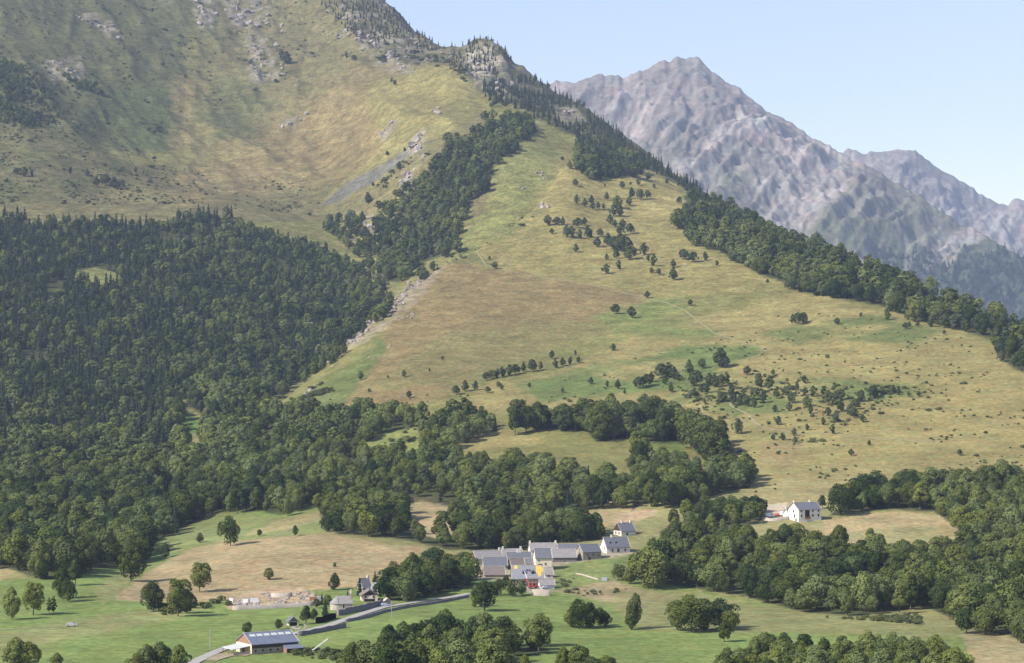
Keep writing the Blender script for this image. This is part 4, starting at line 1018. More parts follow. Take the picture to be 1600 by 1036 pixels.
for (u, v, s, g) in ROCKS:
    d = float(dist_at(u, v))
    if d != d: continue
    p = at(u, v); o = link('rock', RK[int(rng.integers(0, 6))]); o.location = p
    s *= 1.5 if g == 'outcrop' else 1.15
    o.scale = (s * rng.uniform(.6, 1.3), s * rng.uniform(.7, 1.2), s * rng.uniform(.6, 1.5)); o.rotation_euler = (rng.normal() * .25, rng.normal() * .25, rng.uniform(0, 6))
    if g == 'spur': tag(o, 'pale jagged rock along the left edge of the brown spur', 'rock', 'rocks along the spur edge')
    else: tag(o, 'pale rock of the outcrops on the high slopes', 'rock', 'rocks of the high outcrops')

# ------------------------------------------------------------------ roads, tracks and walls laid on the ground
def resample(pts, step):
    out = []
    for a, b in zip(pts[:-1], pts[1:]):
        n_ = max(1, int((Vector(b) - Vector(a)).length / step))
        for k in range(n_): out.append(Vector(a).lerp(Vector(b), k / n_))
    out.append(Vector(pts[-1])); return out
def ground_line(pix, step=3.0):
    P = [at(u, v) for (u, v) in pix]
    P = resample([(p.x, p.y) for p in P], step)
    for _ in range(3):
        P = [P[0]] + [(P[i - 1] + P[i] * 2 + P[i + 1]) / 4 for i in range(1, len(P) - 1)] + [P[-1]]
    return P
def strip(name, pix, w, mat, label, lift=.12, step=3.0, kind='structure', cross=5):
    P = ground_line(pix, step); V = []; Fc = []
    for i, p in enumerate(P):
        t = (P[min(i + 1, len(P) - 1)] - P[max(i - 1, 0)]).normalized(); nrm = Vector((-t.y, t.x))
        for k in range(cross):
            q = p + nrm * w * (k / (cross - 1) - .5)
            V.append((q.x, q.y, float(zat(q.x, q.y)) + lift))
    for i in range(len(P) - 1):
        for k in range(cross - 1):
            a = i * cross + k; Fc.append((a, a + 1, a + cross + 1, a + cross))
    me = mesh_np(name, np.array(V), np.array(Fc), True, (mat,))
    return tag(link(name, me), label, None, None, kind)
def wall(name, pix, h, th, mat, label, group=None, below=1.5, cat='wall'):
    P = ground_line(pix, 2.0); V = []; Fc = []
    for i, p in enumerate(P):
        t = (P[min(i + 1, len(P) - 1)] - P[max(i - 1, 0)]).normalized(); nrm = Vector((-t.y, t.x)) * th / 2
        z = float(zat(p.x, p.y)); hh = h * (1 + .06 * math.sin(i * 1.7) + .05 * rng.normal())
        for q, zz in ((p - nrm, z - below), (p - nrm, z + hh), (p + nrm, z + hh), (p + nrm, z - below)): V.append((q.x, q.y, zz))
    for i in range(len(P) - 1):
        a = i * 4
        for k in range(3): Fc.append((a + k, a + k + 4, a + k + 5, a + k + 1))
    e = (len(P) - 1) * 4
    Fc += [(0, 1, 2, 3), (e + 3, e + 2, e + 1, e)]
    me = mesh_np(name, np.array(V), np.array(Fc), False, (mat,))
    return tag(link(name, me), label, cat, group)
strip('road', [(296,1040),(320,1027),(345,1016),(372,1008),(400,1000),(430,996),(458,991),(490,984),(520,976),(550,965),(575,957),(600,949),(640,943),(690,936),(735,928)], 4.0, M['asphalt'], 'pale tarmac lane climbing past the barn to the village', .3)
strip('yard', [(318,1033),(345,1024),(375,1021),(393,1023)], 9, M['track'], 'bare yard in front of the barn', .22)
for pix, w, lb in (([(715,405),(760,415),(800,425),(900,441),(1000,463),(1040,472),(1070,485),(1115,520),(1150,532),(1200,545)], 1.4, 'worn path climbing across the spur'),
                   ([(1200,545),(1185,556),(1150,565)], 1.4, 'worn path bending on the right pasture'), ([(1135,612),(1142,635),(1165,645),(1185,665),(1230,675),(1300,678),(1380,686),(1480,690)], 1.6, 'worn path below the pine band'),
                   ([(0,985),(50,980),(95,979)], 1.6, 'faint track to the parked car'),
                   ([(925,943),(970,948),(1060,952)], 1.4, 'straw coloured path across the right meadow'), ([(430,838),(470,818),(500,808)], 1.6, 'pale track over the mound')):
    strip('path', pix, w, M['track'], lb, .1, 4.0, 'structure', 3)
wall('retaining_wall', [(466,994),(490,990),(515,985),(540,980)], 1.6, .6, M['shaded_stone'], 'shaded stone wall holding the lane above the lower meadow')
wall('retaining_wall', [(540,972),(575,965),(600,957),(640,949),(690,942),(732,933)], 1.1, .6, M['shaded_stone'], 'long low stone wall on the meadow side of the upper lane')
wall('retaining_wall', [(528,962),(560,955),(597,946)], 2.4, .8, M['shaded_stone'], 'shaded stone terrace wall below the church')
wall('hedge_wall', [(496,974),(512,970),(522,966)], 2.0, 1.6, M['scrub'], 'clipped dark hedge below the church', None, 1, 'hedge')
wall('terrace_wall', [(364,953),(390,952),(420,951),(450,949),(475,948),(490,947)], 1.7, .8, M['stone_pale'], 'long pale block wall under the stone yard')
wall('terrace_wall', [(424,933),(433,933.5),(456,932)], 1.8, 1.0, M['stone_pale'], 'tall pale block wall at the back of the stone yard')
wall('terrace_wall', [(1190,812),(1205,815),(1222,813),(1234,811)], 1.6, .6, M['stone_pale'], 'pale wall of the terrace beside the white house')
wall('village_wall', [(832,930),(846,931),(861,931)], 3.0, .8, M['stone'], 'rough stone wall at the foot of the village')
wall('village_wall', [(900,897),(910,898),(920,902),(935,906)], .6, .5, M['stone'], 'low dry stone wall round the village garden')

# ------------------------------------------------------------------ buildings
def box_arr(x0, x1, y0, y1, z0, z1):
    V = [(x0,y0,z0),(x1,y0,z0),(x1,y1,z0),(x0,y1,z0),(x0,y0,z1),(x1,y0,z1),(x1,y1,z1),(x0,y1,z1)]
    Fc = [(0,3,2,1),(4,5,6,7),(0,1,5,4),(1,2,6,5),(2,3,7,6),(3,0,4,7)]
    return V, Fc
def obj_faces(name, V, Fc, mats, parent=None, mi=None, smooth=False):
    me = bpy.data.meshes.new(name); me.from_pydata([tuple(v) for v in V], [], Fc)
    for m_ in mats: me.materials.append(m_)
    if mi:
        for p, k in zip(me.polygons, mi): p.material_index = k
    if smooth:
        for p in me.polygons: p.use_smooth = True
    me.update()
    return link(name, me, parent)
def boxes(name, bl, mat, parent=None):
    V = []; Fc = []
    for b in bl:
        v, f = box_arr(*b); o = len(V); V += v; Fc += [tuple(i + o for i in q) for q in f]
    return obj_faces(name, V, Fc, [mat], parent)
def root(name, u, v, rot, label, cat, group=None, p=None):
    o = link(name, None); o.location = p if p is not None else at(u, v); o.rotation_euler = (0, 0, math.radians(rot))
    return tag(o, label, cat, group)
def window(parent, x, z, w, h, y=0.0, side='front', shutter=None, name='window'):
    """a framed opening on the front (y=0) or left gable (x=0) face"""
    if side == 'front':
        f = boxes(name, [(x - w/2 - .12, x - w/2, y - .10, y + .05, z - .12, z + h + .12), (x + w/2, x + w/2 + .12, y - .10, y + .05, z - .12, z + h + .12), (x - w/2, x + w/2, y - .10, y + .05, z + h, z + h + .12), (x - w/2 - .05, x + w/2 + .05, y - .16, y + .05, z - .12, z)], shutter or M['stone_pale'], parent)
        boxes('pane', [(x - w/2 + .01, x + w/2 - .01, y - .05, y + .04, z + .01, z + h - .01)], M['pane'], f)
    else:
        f = boxes(name, [(y - .10, y + .05, x - w/2 - .12, x - w/2, z - .12, z + h + .12), (y - .10, y + .05, x + w/2, x + w/2 + .12, z - .12, z + h + .12), (y - .10, y + .05, x - w/2, x + w/2, z + h, z + h + .12), (y - .16, y + .05, x - w/2 - .05, x + w/2 + .05, z - .12, z)], shutter or M['stone_pale'], parent)
        boxes('pane', [(y - .05, y + .04, x - w/2 + .01, x + w/2 - .01, z + .01, z + h - .01)], M['pane'], f)
    return f
def gable_roof(parent, W, D, wh, rh, mat, over=.45, th=.22, name='roof', verge=None):
    """two slabs meeting at a ridge that runs along x"""
    sl = rh / (D / 2); e = over
    zf = wh - e * sl
    x0, x1 = -e * .7, W + e * .7
    prof = [(-e, zf), (D / 2, wh + rh), (D + e, zf), (D + e, zf + th), (D / 2, wh + rh + th * 1.2), (-e, zf + th)]
    V = [(x0, y, z) for y, z in prof] + [(x1, y, z) for y, z in prof]
    Fc = [(0,1,4,5),(1,2,3,4),(6,11,10,7),(7,10,9,8),(0,5,11,6),(5,4,10,11),(4,3,9,10),(3,2,8,9),(2,1,7,8),(1,0,6,7)]
    r = obj_faces(name, V, Fc, [mat], parent)
    boxes('ridge_cap', [(x0, x1, D / 2 - .18, D / 2 + .18, wh + rh + th * 1.2 - .05, wh + rh + th * 1.2 + .09)], verge or M['mortar'], r)
    # pale mortar fillet along each gable edge
    for xv in (x0, x1):
        w_ = .14; xa_, xb_ = (xv, xv + w_) if xv == x0 else (xv - w_, xv)
        q_ = [(-e, zf + th + .02), (D / 2, wh + rh + th * 1.2 + .02), (D / 2, wh + rh + th * 1.2 + .10), (-e, zf + th + .10)]
        obj_faces('verge', [(xa_, y, z) for y, z in q_] + [(xb_, y, z) for y, z in q_], [(3,2,1,0),(4,5,6,7),(0,1,5,4),(1,2,6,5),(2,3,7,6),(3,0,4,7)], [M['mortar']], r)
    return r
def house(name, uL, uR, v, wall_px, roof_px, rot, depth, wmat, rmat, label, cat='house', chim=(), wins=(), gwins=(), gmat=None, dorm=(), door=None, dd=0.0, sink=3.0, group=None):
    p = at(uL, v); s = p.y / F
    if dd:
        p = Vector(((uL - 800) * (p.y + dd) / F, p.y + dd, (H0 - v) * (p.y + dd) / F)); s = p.y / F
    W = (uR - uL) * s / math.cos(math.radians(rot)); wh = wall_px * s; rh = roof_px * s
    r = root(name, 0, 0, rot, label, cat, group, p)
    V = [(0,0,-sink),(W,0,-sink),(W,depth,-sink),(0,depth,-sink),(0,0,wh),(W,0,wh),(W,depth,wh),(0,depth,wh),(0,depth/2,wh+rh),(W,depth/2,wh+rh)]
    Fc = [(0,1,5,4),(2,3,7,6),(3,0,4,7),(4,8,7),(1,2,6,5),(5,6,9)]
    obj_faces('wall', V, Fc, [wmat, gmat or wmat], r, [0,0,0,1,0,1])
    rf = gable_roof(r, W, depth, wh, rh, rmat)
    for fx in chim:
        x = fx * W
        boxes('chimney', [(x - .4, x + .4, depth/2 - .4, depth/2 + .4, wh + rh - .9, wh + rh + 1.2), (x - .48, x + .48, depth/2 - .48, depth/2 + .48, wh + rh + 1.2, wh + rh + 1.36)], M['white'], rf)
    for (fx, fz, w, h) in wins: window(r, fx * W, fz * wh, w, h)
    for (fy, fz, w, h) in gwins: window(r, fy * depth, fz * wh, w, h, 0, 'left')
    for (fx, fz, w) in dorm:   # arched dormers on the front slope
        x = fx * W; z0 = wh + rh * fz; y0 = depth / 2 * fz; dp = depth / 2 * .42
        dm = obj_faces('dormer', [(x-w/2,y0,z0-.2),(x+w/2,y0,z0-.2),(x+w/2,y0,z0+w*.7),(x-w/2,y0,z0+w*.7),(x,y0,z0+w*1.15),(x-w/2,y0+dp,z0+w*.7),(x+w/2,y0+dp,z0+w*.7),(x,y0+dp*1.3,z0+w*1.15),(x-w/2,y0+dp,z0),(x+w/2,y0+dp,z0)],
                  [(0,1,2,4,3),(3,4,7,5),(4,2,6,7),(0,3,5,8),(1,9,6,2)], [M['slate']], rf)
        boxes('pane', [(x - w * .32, x + w * .32, y0 - .06, y0 + .05, z0 - .05, z0 + w * .7)], M['pane'], dm)
    if door:
        fx, w, h = door
        dr = boxes('door', [(fx * W - w/2, fx * W + w/2, -.08, .05, -.3, h)], M['void'], r)
    return r, W, wh, rh
W2 = ((.25, .35, .9, 1.2), (.6, .35, .9, 1.2), (.85, .35, .9, 1.2))
house('village_house', 744, 786, 883, 10, 11, 22, 7.5, M['cream'], M['slate_pale'], 'long cream house with brown boarded gable and pale slate roof', 'house', (.97,), ((.3,.3,.8,1),), ((.5,.3,.8,1),), M['wood'])
house('village_house', 786, 817, 877, 8, 10, 10, 7, M['white'], M['slate_pale'], 'pale roofed house behind the boarded gable house', 'house', (.05,.95), W2)
house('village_house', 793, 831, 884, 8, 12, 8, 7, M['cream'], M['slate'], 'dark slate house in the middle of the village with two chimneys', 'house', (.45,.55), W2)
house('village_house', 756, 793, 891, 7.5, 12, 8, 7, M['stone'], M['slate'], 'low stone house with a wide dark slate roof', 'house', (), ((.8,.2,.8,.9),(.5,.2,.8,.9)), ((.5,.3,.7,.9),))
house('village_house', 800, 821, 890, 5.5, 11, 25, 6, M['cream'], M['slate_brown'], 'small cream house with a brown roof and bright gable', 'house', (), ((.5,.2,.8,.9),), ((.5,.4,.7,.9),))
house('village_house', 821, 836, 889, 8.5, 7, 6, 5, M['cream'], M['slate'], 'small cream house tight against the tall yellow house', 'house', (), ((.3,.35,.8,1),(.7,.35,.8,1)))
r, W, wh, rh = house('village_house', 837, 862, 891.5, 20.5, 13.5, 8, 8, M['cream'], M['slate'], 'tall pale yellow house with a dark balcony opening', 'house', (), ((.62,.45,.7,.9),(.2,.75,.6,.5),(.8,.15,.8,1)), ((.5,.5,.7,1),))
op = boxes('balcony_opening', [(W*.16, W*.42, -.05, .08, wh*.28, wh*.53)], M['void'], r); boxes('balcony_rail', [(W*.15, W*.43, -.35, -.27, wh*.28, wh*.36), (W*.15, W*.43, -.35, .04, wh*.26, wh*.28)], M['wood'], op)
house('village_house', 757, 789, 902, 4.5, 11, 6, 6.5, M['stone'], M['slate_brown'], 'low house with a weathered brown roof nearest the big tree', 'house', (), ((.4,.2,.7,.7),), ((.5,.2,.7,.8),))
house('village_house', 829, 871, 869, 9, 10, 8, 8, M['white'], M['slate_pale'], 'long white house with pale ridge at the back of the village', 'house', (.02,.98), W2, ((.5,.5,.8,1),))
house('village_barn', 873, 905, 869, 9, 8.5, 6, 8, M['stone'], M['slate'], 'dark slate barn roof behind the long low wing', 'barn')
house('village_barn', 864, 901, 879, 8.5, 11, 6, 7, M['shaded_stone'], M['slate_pale'], 'long low barn wing with a pale weathered roof', 'barn', (), ((.5,.1,.8,.8),))
house('stone_barn', 911, 940, 875.5, 13.5, 10.5, 26, 7.5, M['stone'], M['slate'], 'stone barn with slate roof standing on the green slope', 'barn', (), ((.25,.5,.6,.9),(.55,.5,.6,.9),(.85,.45,.6,.9)), ((.5,1.15,.5,.9),), None, (), (.35, 1.2, 1.6))
house('village_house', 948, 985, 865, 10, 14, 20, 8.5, M['white'], M['slate'], 'white house with two dormers at the right end of the village', 'house', (.35,), ((.25,.3,.8,1.1),(.5,.2,1,1.6),(.8,.3,.8,1.1)), ((.3,.6,.7,1.1),(.7,.6,.7,1.1)), None, ((.2,.35,1.2),(.45,.35,1.2)))
house('chalet', 971, 994, 838.5, 8, 11.5, 28, 8, M['white'], M['slate'], 'white gabled chalet with dark timber above the village', 'house', (.3,.9), ((.4,.25,.9,1.1),), ((.3,.35,.9,1.3),(.7,.35,.9,1.3)), M['darkwood'])
# house under repair
r, W, wh, rh = house('house_under_repair', 801, 850, 915, 11.5, 18, 5, 9, M['stone'], M['slate_new'], 'house being re-roofed with yellow panels and scaffolding in front', 'house', (), ((.15,.3,.9,1.2),(.4,.3,.9,1.2)), (), None, ((.38,.30,1.9),(.66,.30,1.9)))
sl_ = rh / 4.5
def roof_panel(name, x0, x1, t0, t1, mat, lift, par):
    pts_ = [(x, t * 4.5, wh + rh * t + z) for z in (lift, lift + .06) for t in (t0, t1) for x in (x0, x1)]
    return obj_faces(name, pts_, [(0,1,3,2),(4,6,7,5),(0,4,5,1),(2,3,7,6),(0,2,6,4),(1,5,7,3)], [mat], par)
for k in range(4):
    roof_panel('insulation_panel', W*(.765+.057*k), W*(.765+.057*(k+1)) - .12, (.30, .05, .12, .42)[k], (.97, .9, .97, .86)[k], M['yellow'], .30, r)
roof_panel('insulation_panel', W*.07, W*.18, .70, .97, M['yellow'], .30, r)
for fx in (.455, .53):
    roof_panel('roof_window', W*fx, W*fx + .8, .5, .64, M['pane'], .32, r)
sc = root('scaffold', 0, 0, 5, 'grey metal scaffold along the front of the house being re-roofed', 'scaffold', None, r.location + Vector((W*.32, -1.6, 0)))
for k in range(7):
    x = k * W * .105
    for y in (0, 1.0): boxes('post', [(x - .05, x + .05, y - .05, y + .05, -1.5, wh + .8)], M['steel'], sc)
for zl in (.1, .5, .95):
    boxes('deck', [(-.2, W*.63 + .2, 0, 1.0, wh*zl, wh*zl + .06)], M['wood'], sc)
    boxes('guard_rail', [(-.2, W*.63 + .2, -.06, -.01, wh*zl + .9, wh*zl + .97)], M['steel'], sc)
house('annex', 851, 864, 903, 6, 9, 6, 5, M['white'], M['slate_pale'], 'small white annex beside the house being re-roofed', 'shed', (), ((.5,.3,.7,.8),))
house('low_shed', 844, 867, 920, 6, 7, 10, 5, M['white'], M['slate_pale'], 'low white walled shed above the village stone wall', 'shed', (), (), (), None, (), (.3, 2, 1.6))
# big white house on the right
r, W, wh, rh = house('white_house', 1248, 1286, 816.5, 19.5, 10, 24, 10.5, M['white'], M['slate'], 'large white three storey house alone above the wood', 'house', (.03,.72),
      ((.12,.80,.8,1),(.12,.42,.9,1.3),(.62,.42,.9,1.3),(.87,.80,.8,1.2),(.87,.42,.9,1.3),(.62,.8,.8,1)), ((.4,.35,1,1.6),(.5,.75,1,1.2),(.25,.05,1,1.6)))
op = boxes('balcony_opening', [(W*.28, W*.48, -.05, .1, wh*.25, wh*.95)], M['void'], r)
boxes('balcony_rail', [(W*.27, W*.49, -.9, -.8, wh*.28, wh*.42), (W*.27, W*.49, -.9, .0, wh*.25, wh*.28)], M['wood'], op)
house('white_house_wing', 1233, 1246, 813, 10, 7, 20, 7, M['white'], M['slate'], 'lower wing on the uphill side of the large white house', 'house', (.05,), ((.5,.3,1.2,1.2),), (), None, (), None, 5)
# church with a round apse
cp = at(516, 954)
ch = root('church', 0, 0, 12, 'small stone church with a rounded apse and pierced bell gable', 'church', None, cp)
s = cp.y / F; Wc = 34 * s / math.cos(math.radians(12)); hw = 10.5 * s; Dc = 6.2; R_ = Dc / 2; xa = R_ + .3
V = []; Fc = []
na_ = 14
for zz in (-2.5, hw):
    for k in range(na_ + 1):
        a = math.pi / 2 + math.pi * k / na_
        V.append((xa + math.cos(a) * R_, R_ + math.sin(a) * R_, zz))
m_ = na_ + 1
for k in range(na_): Fc.append((k, k + 1, m_ + k + 1, m_ + k))
o_ = len(V); V += [(xa,0,-2.5),(Wc,0,-2.5),(Wc,Dc,-2.5),(xa,Dc,-2.5),(xa,0,hw),(Wc,0,hw),(Wc,Dc,hw),(xa,Dc,hw),(Wc,R_,hw+2.9)]
Fc += [(o_,o_+1,o_+5,o_+4),(o_+1,o_+2,o_+6,o_+8,o_+5),(o_+2,o_+3,o_+7,o_+6)]
obj_faces('wall', V, Fc, [M['stone_pale']], ch)
V = []; Fc = []
Ro = R_ + .35
for k in range(na_ + 1):
    a = math.pi / 2 + math.pi * k / na_; V.append((xa + math.cos(a) * Ro, R_ + math.sin(a) * Ro, hw - .1))
for k in range(na_ + 1):
    a = math.pi / 2 + math.pi * k / na_; V.append((xa + math.cos(a) * Ro * .45, R_ + math.sin(a) * Ro * .45, hw + 1.9))
V.append((xa, R_, hw + 2.9)); ap = len(V) - 1
for k in range(na_):
    Fc.append((k, k + 1, m_ + k + 1, m_ + k)); Fc.append((m_ + k, m_ + k + 1, ap))
o_ = len(V); V += [(xa,-.35,hw-.1),(Wc+.2,-.35,hw-.1),(Wc+.2,R_,hw+2.9),(xa,R_,hw+2.9),(Wc+.2,Dc+.35,hw-.1),(xa,Dc+.35,hw-.1)]
Fc += [(o_,o_+1,o_+2,o_+3),(o_+3,o_+2,o_+4,o_+5)]
obj_faces('roof', V, Fc, [M['slate_pale']], ch)
bgx = Wc - .6
bl = obj_faces('bell_gable', [(bgx, y, z) for y, z in ((R_-1.5,hw+.5),(R_+1.5,hw+.5),(R_+1.5,hw+4.0),(R_,hw+5.6),(R_-1.5,hw+4.0))] + [(bgx+.6, y, z) for y, z in ((R_-1.5,hw+.5),(R_+1.5,hw+.5),(R_+1.5,hw+4.0),(R_,hw+5.6),(R_-1.5,hw+4.0))],
     [(4,3,2,1,0),(5,6,7,8,9),(0,1,6,5),(1,2,7,6),(2,3,8,7),(3,4,9,8),(4,0,5,9)], [M['stone']], ch)
for dy in (-.6, .6): boxes('bell_opening', [(bgx - .05, bgx + .65, R_ + dy - .32, R_ + dy + .32, hw + 2.5, hw + 3.7)], M['void'], bl)
window(ch, Wc * .6, hw * .35, .6, 1.3)
# house by the church: broad gable facing the valley
def gable_front(name, uL, uR, v, wall_px, roof_px, rot, depth, wmat, rmat, label, cat, gmat=None, opening=None, wins=()):
    p = at(uL, v); s = p.y / F; W = (uR - uL) * s / math.cos(math.radians(rot)); wh = wall_px * s; rh = roof_px * s
    r = root(name, 0, 0, rot, label, cat, None, p)
    V = [(0,0,-2.5),(W,0,-2.5),(W,depth,-2.5),(0,depth,-2.5),(0,0,wh),(W,0,wh),(W,depth,wh),(0,depth,wh),(W/2,0,wh+rh),(W/2,depth,wh+rh)]
    obj_faces('wall', V, [(0,1,5,4),(4,5,8),(1,2,6,5),(2,3,7,6),(7,9,6),(3,0,4,7)], [wmat, gmat or wmat], r, [0,1,0,0,1,0])
    e = .6; sl = rh / (W / 2); th = .22
    prof = [(-e, wh - e*sl), (W/2, wh + rh), (W + e, wh - e*sl), (W + e, wh - e*sl + th), (W/2, wh + rh + th*1.2), (-e, wh - e*sl + th)]
    V = [(x, -e, z) for x, z in prof] + [(x, depth + e, z) for x, z in prof]
    obj_faces('roof', V, [(0,5,4,1),(1,4,3,2),(6,7,10,11),(7,8,9,10),(0,6,11,5),(5,11,10,4),(4,10,9,3),(3,9,8,2),(2,8,7,1),(1,7,6,0)], [rmat], r)
    if opening:
        x0, x1, z1 = opening; boxes('opening', [(W*x0, W*x1, -.06, .06, -.2, wh*z1)], M['void'], r)
    for (fx, fz, w, h) in wins: window(r, fx*W, fz*wh, w, h)
    return r, W, wh, rh
gable_front('pink_house', 565, 590, 940, 9.5, 8, 8, 9, M['pink'], M['slate_brown'], 'pink walled house with a broad brown gable near the church', 'house', M['darkwood'], (.15,.82,.42), ((.25,.6,.8,.9),(.75,.6,.8,.9)))
house('slate_house', 567, 580, 928, 10, 13, 30, 6, M['stone'], M['slate'], 'dark slate house behind the pink gabled house', 'house', (.9,), ((.5,.3,.8,1),))
house('slate_house', 579, 592, 928, 6, 10, -20, 7, M['white'], M['slate_new'], 'house with a pale shining slate roof behind the pink house', 'house', (.95,), ((.5,.3,.8,1),))
gable_front('stone_shelter', 600, 611, 945.5, 6, 4.5, 10, 4, M['stone_pale'], M['stone_pale'], 'small pale stone shelter beside the lane', 'shelter')
gable_front('open_shed', 451, 466, 977.5, 6.5, 7, 14, 5, M['cream'], M['slate'], 'little open shed with a dark steep roof above the barn', 'shed', M['slate'], (.12,.85,.9))
# the big barn
bp_ = at(393.5, 1023.5); s = bp_.y / F
br_, Wb, whb, rhb = house('hay_barn', 393.5, 461, 1023, 15.5, 14.5, 33, 12.0, M['stone'], M['metalroof'], 'large stone barn with blue grey sheet roof and six skylights', 'barn', (), ((.08,.25,.8,.7),(.24,.25,.8,.7),(.40,.25,.8,.7),(.56,.25,.8,.7)), (), M['orangewood'])
boxes('dark_eave_band', [(0.02, Wb - .02, -.10, .04, whb*.60, whb - .05)], M['darkwood'], br_)  # dark band under the eave, deepened to stand for the shaded wall
for ch_ in [c for c in br_.children if c.name.startswith('wall')]: ch_.data.materials[0] = M['stone']
boxes('cream_gable', [(-.07, .02, .05, 11.95, -.5, whb - .1)], M['cream'], br_)
boxes('door', [(-.12, -.06, 5.2, 7.6, .2, whb*.85)], M['orangewood'], br_)
for k in range(6):
    x0 = Wb * (.075 + k * .155)
    t0, t1 = .62, .82
    pts_ = [(x, t * 6.0, whb + rhb * t + z) for z in (.24, .34) for t in (t0, t1) for x in (x0, x0 + 2.0)]
    obj_faces('skylight', pts_, [(0,1,3,2),(4,6,7,5),(0,4,5,1),(2,3,7,6),(0,2,6,4),(1,5,7,3)], [M['skylight']], br_)
lt = obj_faces('lean_to', [(Wb*.66,-3.2,-1),(Wb*1.0,-3.2,-1),(Wb*1.0,-.12,-1),(Wb*.66,-.12,-1),(Wb*.66,-3.2,1.5),(Wb*1.0,-3.2,1.5),(Wb*1.0,-.12,2.4),(Wb*.66,-.12,2.4)], [(0,1,5,4),(1,2,6,5),(3,0,4,7)], [M['darkwood'], M['orangewood']], br_, [0,0,1])
obj_faces('lean_to_roof', [(Wb*.65,-3.6,1.4),(Wb*1.02,-3.6,1.4),(Wb*1.02,-.13,2.42),(Wb*.65,-.13,2.42),(Wb*.65,-3.6,1.55),(Wb*1.02,-3.6,1.55),(Wb*1.02,-.13,2.57),(Wb*.65,-.13,2.57)], [(0,3,2,1),(4,5,6,7),(0,1,5,4),(1,2,6,5),(2,3,7,6),(3,0,4,7)], [M['metalroof']], br_)
obj_faces('porch_roof', [(-6.5,1.0,1.9),(-.08,1.0,2.7),(-.08,9.5,2.7),(-6.5,9.5,1.9),(-6.5,1.0,2.05),(-.08,1.0,2.85),(-.08,9.5,2.85),(-6.5,9.5,2.05)], [(0,3,2,1),(4,5,6,7),(0,1,5,4),(1,2,6,5),(2,3,7,6),(3,0,4,7)], [M['skylight']], br_)
for y in (1.2, 5, 9.2): boxes('porch_post', [(-6.3, -6.1, y, y + .2, -1.5, 1.95)], M['wood'], br_)
boxes('porch_wall', [(-6.45, -.1, .75, 1.0, -1.5, .9)], M['stone_pale'], br_)

# ------------------------------------------------------------------ vehicles and small things
def wheel_part(parent, x, y, z, r, w):
    V = []; Fc = []; k_ = 12
    for yy in (-w/2, w/2):
        for k in range(k_):
            a = 2*math.pi*k/k_; V.append((x + math.cos(a)*r, y + yy, z + math.sin(a)*r))
    for k in range(k_): Fc.append((k, (k+1) % k_, k_ + (k+1) % k_, k_ + k))
    Fc += [tuple(range(k_ - 1, -1, -1)), tuple(range(k_, 2*k_))]
    o = obj_faces('wheel', V, Fc, [M['tyre']], parent)
    boxes('rim', [(x - r*.45, x + r*.45, y - w/2 - .02, y + w/2 + .02, z - r*.45, z + r*.45)], M['steel'], o)
def car(name, u, v, rot, paint_m, label, cat='car', van=False, group=None):
    r = root(name, u, v, rot, label, cat, group); r.location.z += .05
    L = 4.3 if not van else 5.0; w = .88 if not van else .98; zr = 1.45 if not van else 2.2
    if van: prof = [(0,.35),(0,1.9),(.15,2.15),(3.7,2.2),(4.3,1.25),(4.95,1.05),(5.0,.35)]
    else: prof = [(0,.35),(.02,.95),(.45,1.0),(1.0,1.43),(2.5,1.45),(3.2,.98),(4.2,.82),(4.3,.35)]
    k_ = len(prof)
    V = [(x, -w, z) for x, z in prof] + [(x, w, z) for x, z in prof]
    # narrow the roof
    V = [(x, y * (.82 if z > 1.3 and not van else 1), z) for x, y, z in V]
    Fc = [tuple(range(k_)), tuple(range(2*k_ - 1, k_ - 1, -1))] + [(i, k_ + i, k_ + (i+1) % k_, (i+1) % k_) for i in range(k_)]
    obj_faces('body', V, Fc, [paint_m], r)
    if van: gl = [(3.0, 3.75, -w - .015, w + .015, 1.3, 1.95)]
    else: gl = [(1.05, 1.75, -w*.90, w*.90, 1.0, 1.32), (1.82, 2.5, -w*.90, w*.90, 1.0, 1.32)]
    boxes('side_window', gl, M['pane'], r)
    x0, x1, z0, z1 = (3.76, 4.26, 2.1, 1.35) if van else (2.56, 3.14, 1.42, 1.02)
    obj_faces('windscreen', [(x0, -w*.75, z0 + .02), (x0, w*.75, z0 + .02), (x1, w*.8, z1 + .03), (x1, -w*.8, z1 + .03)], [(0,3,2,1)], [M['pane']], r)
    for xx in (.85, L - .9):
        for yy in (-w + .08, w - .08): wheel_part(r, xx, yy, .33, .33, .2)
    for yy in (-w*.7, w*.7): boxes('headlight', [(L - .12, L + .02, yy - .15, yy + .15, .6, .75)], M['skylight'], r)
    return r
car('parked_car', 103, 979, 8, M['silver'], 'silver car parked on the open left meadow')
car('parked_van', 1196, 808, 10, M['whitepaint'], 'white van parked at the outer end of the house terrace', 'van', True)
car('parked_car', 1206, 807.5, 60, M['whitepaint'], 'white car parked next to the van on the house terrace')
car('parked_car', 1213, 807, 70, M['red'], 'dark red car in the row on the house terrace')
car('parked_van', 1221, 806.5, 75, M['whitepaint'], 'white van parked nearest the large white house', 'van', True)
car('parked_car', 594, 948, 15, M['tarp'], 'dark grey car parked beside the stone shelter')
car('parked_car', 846, 921, 20, M['tarp'], 'grey car parked under the house being re-roofed')
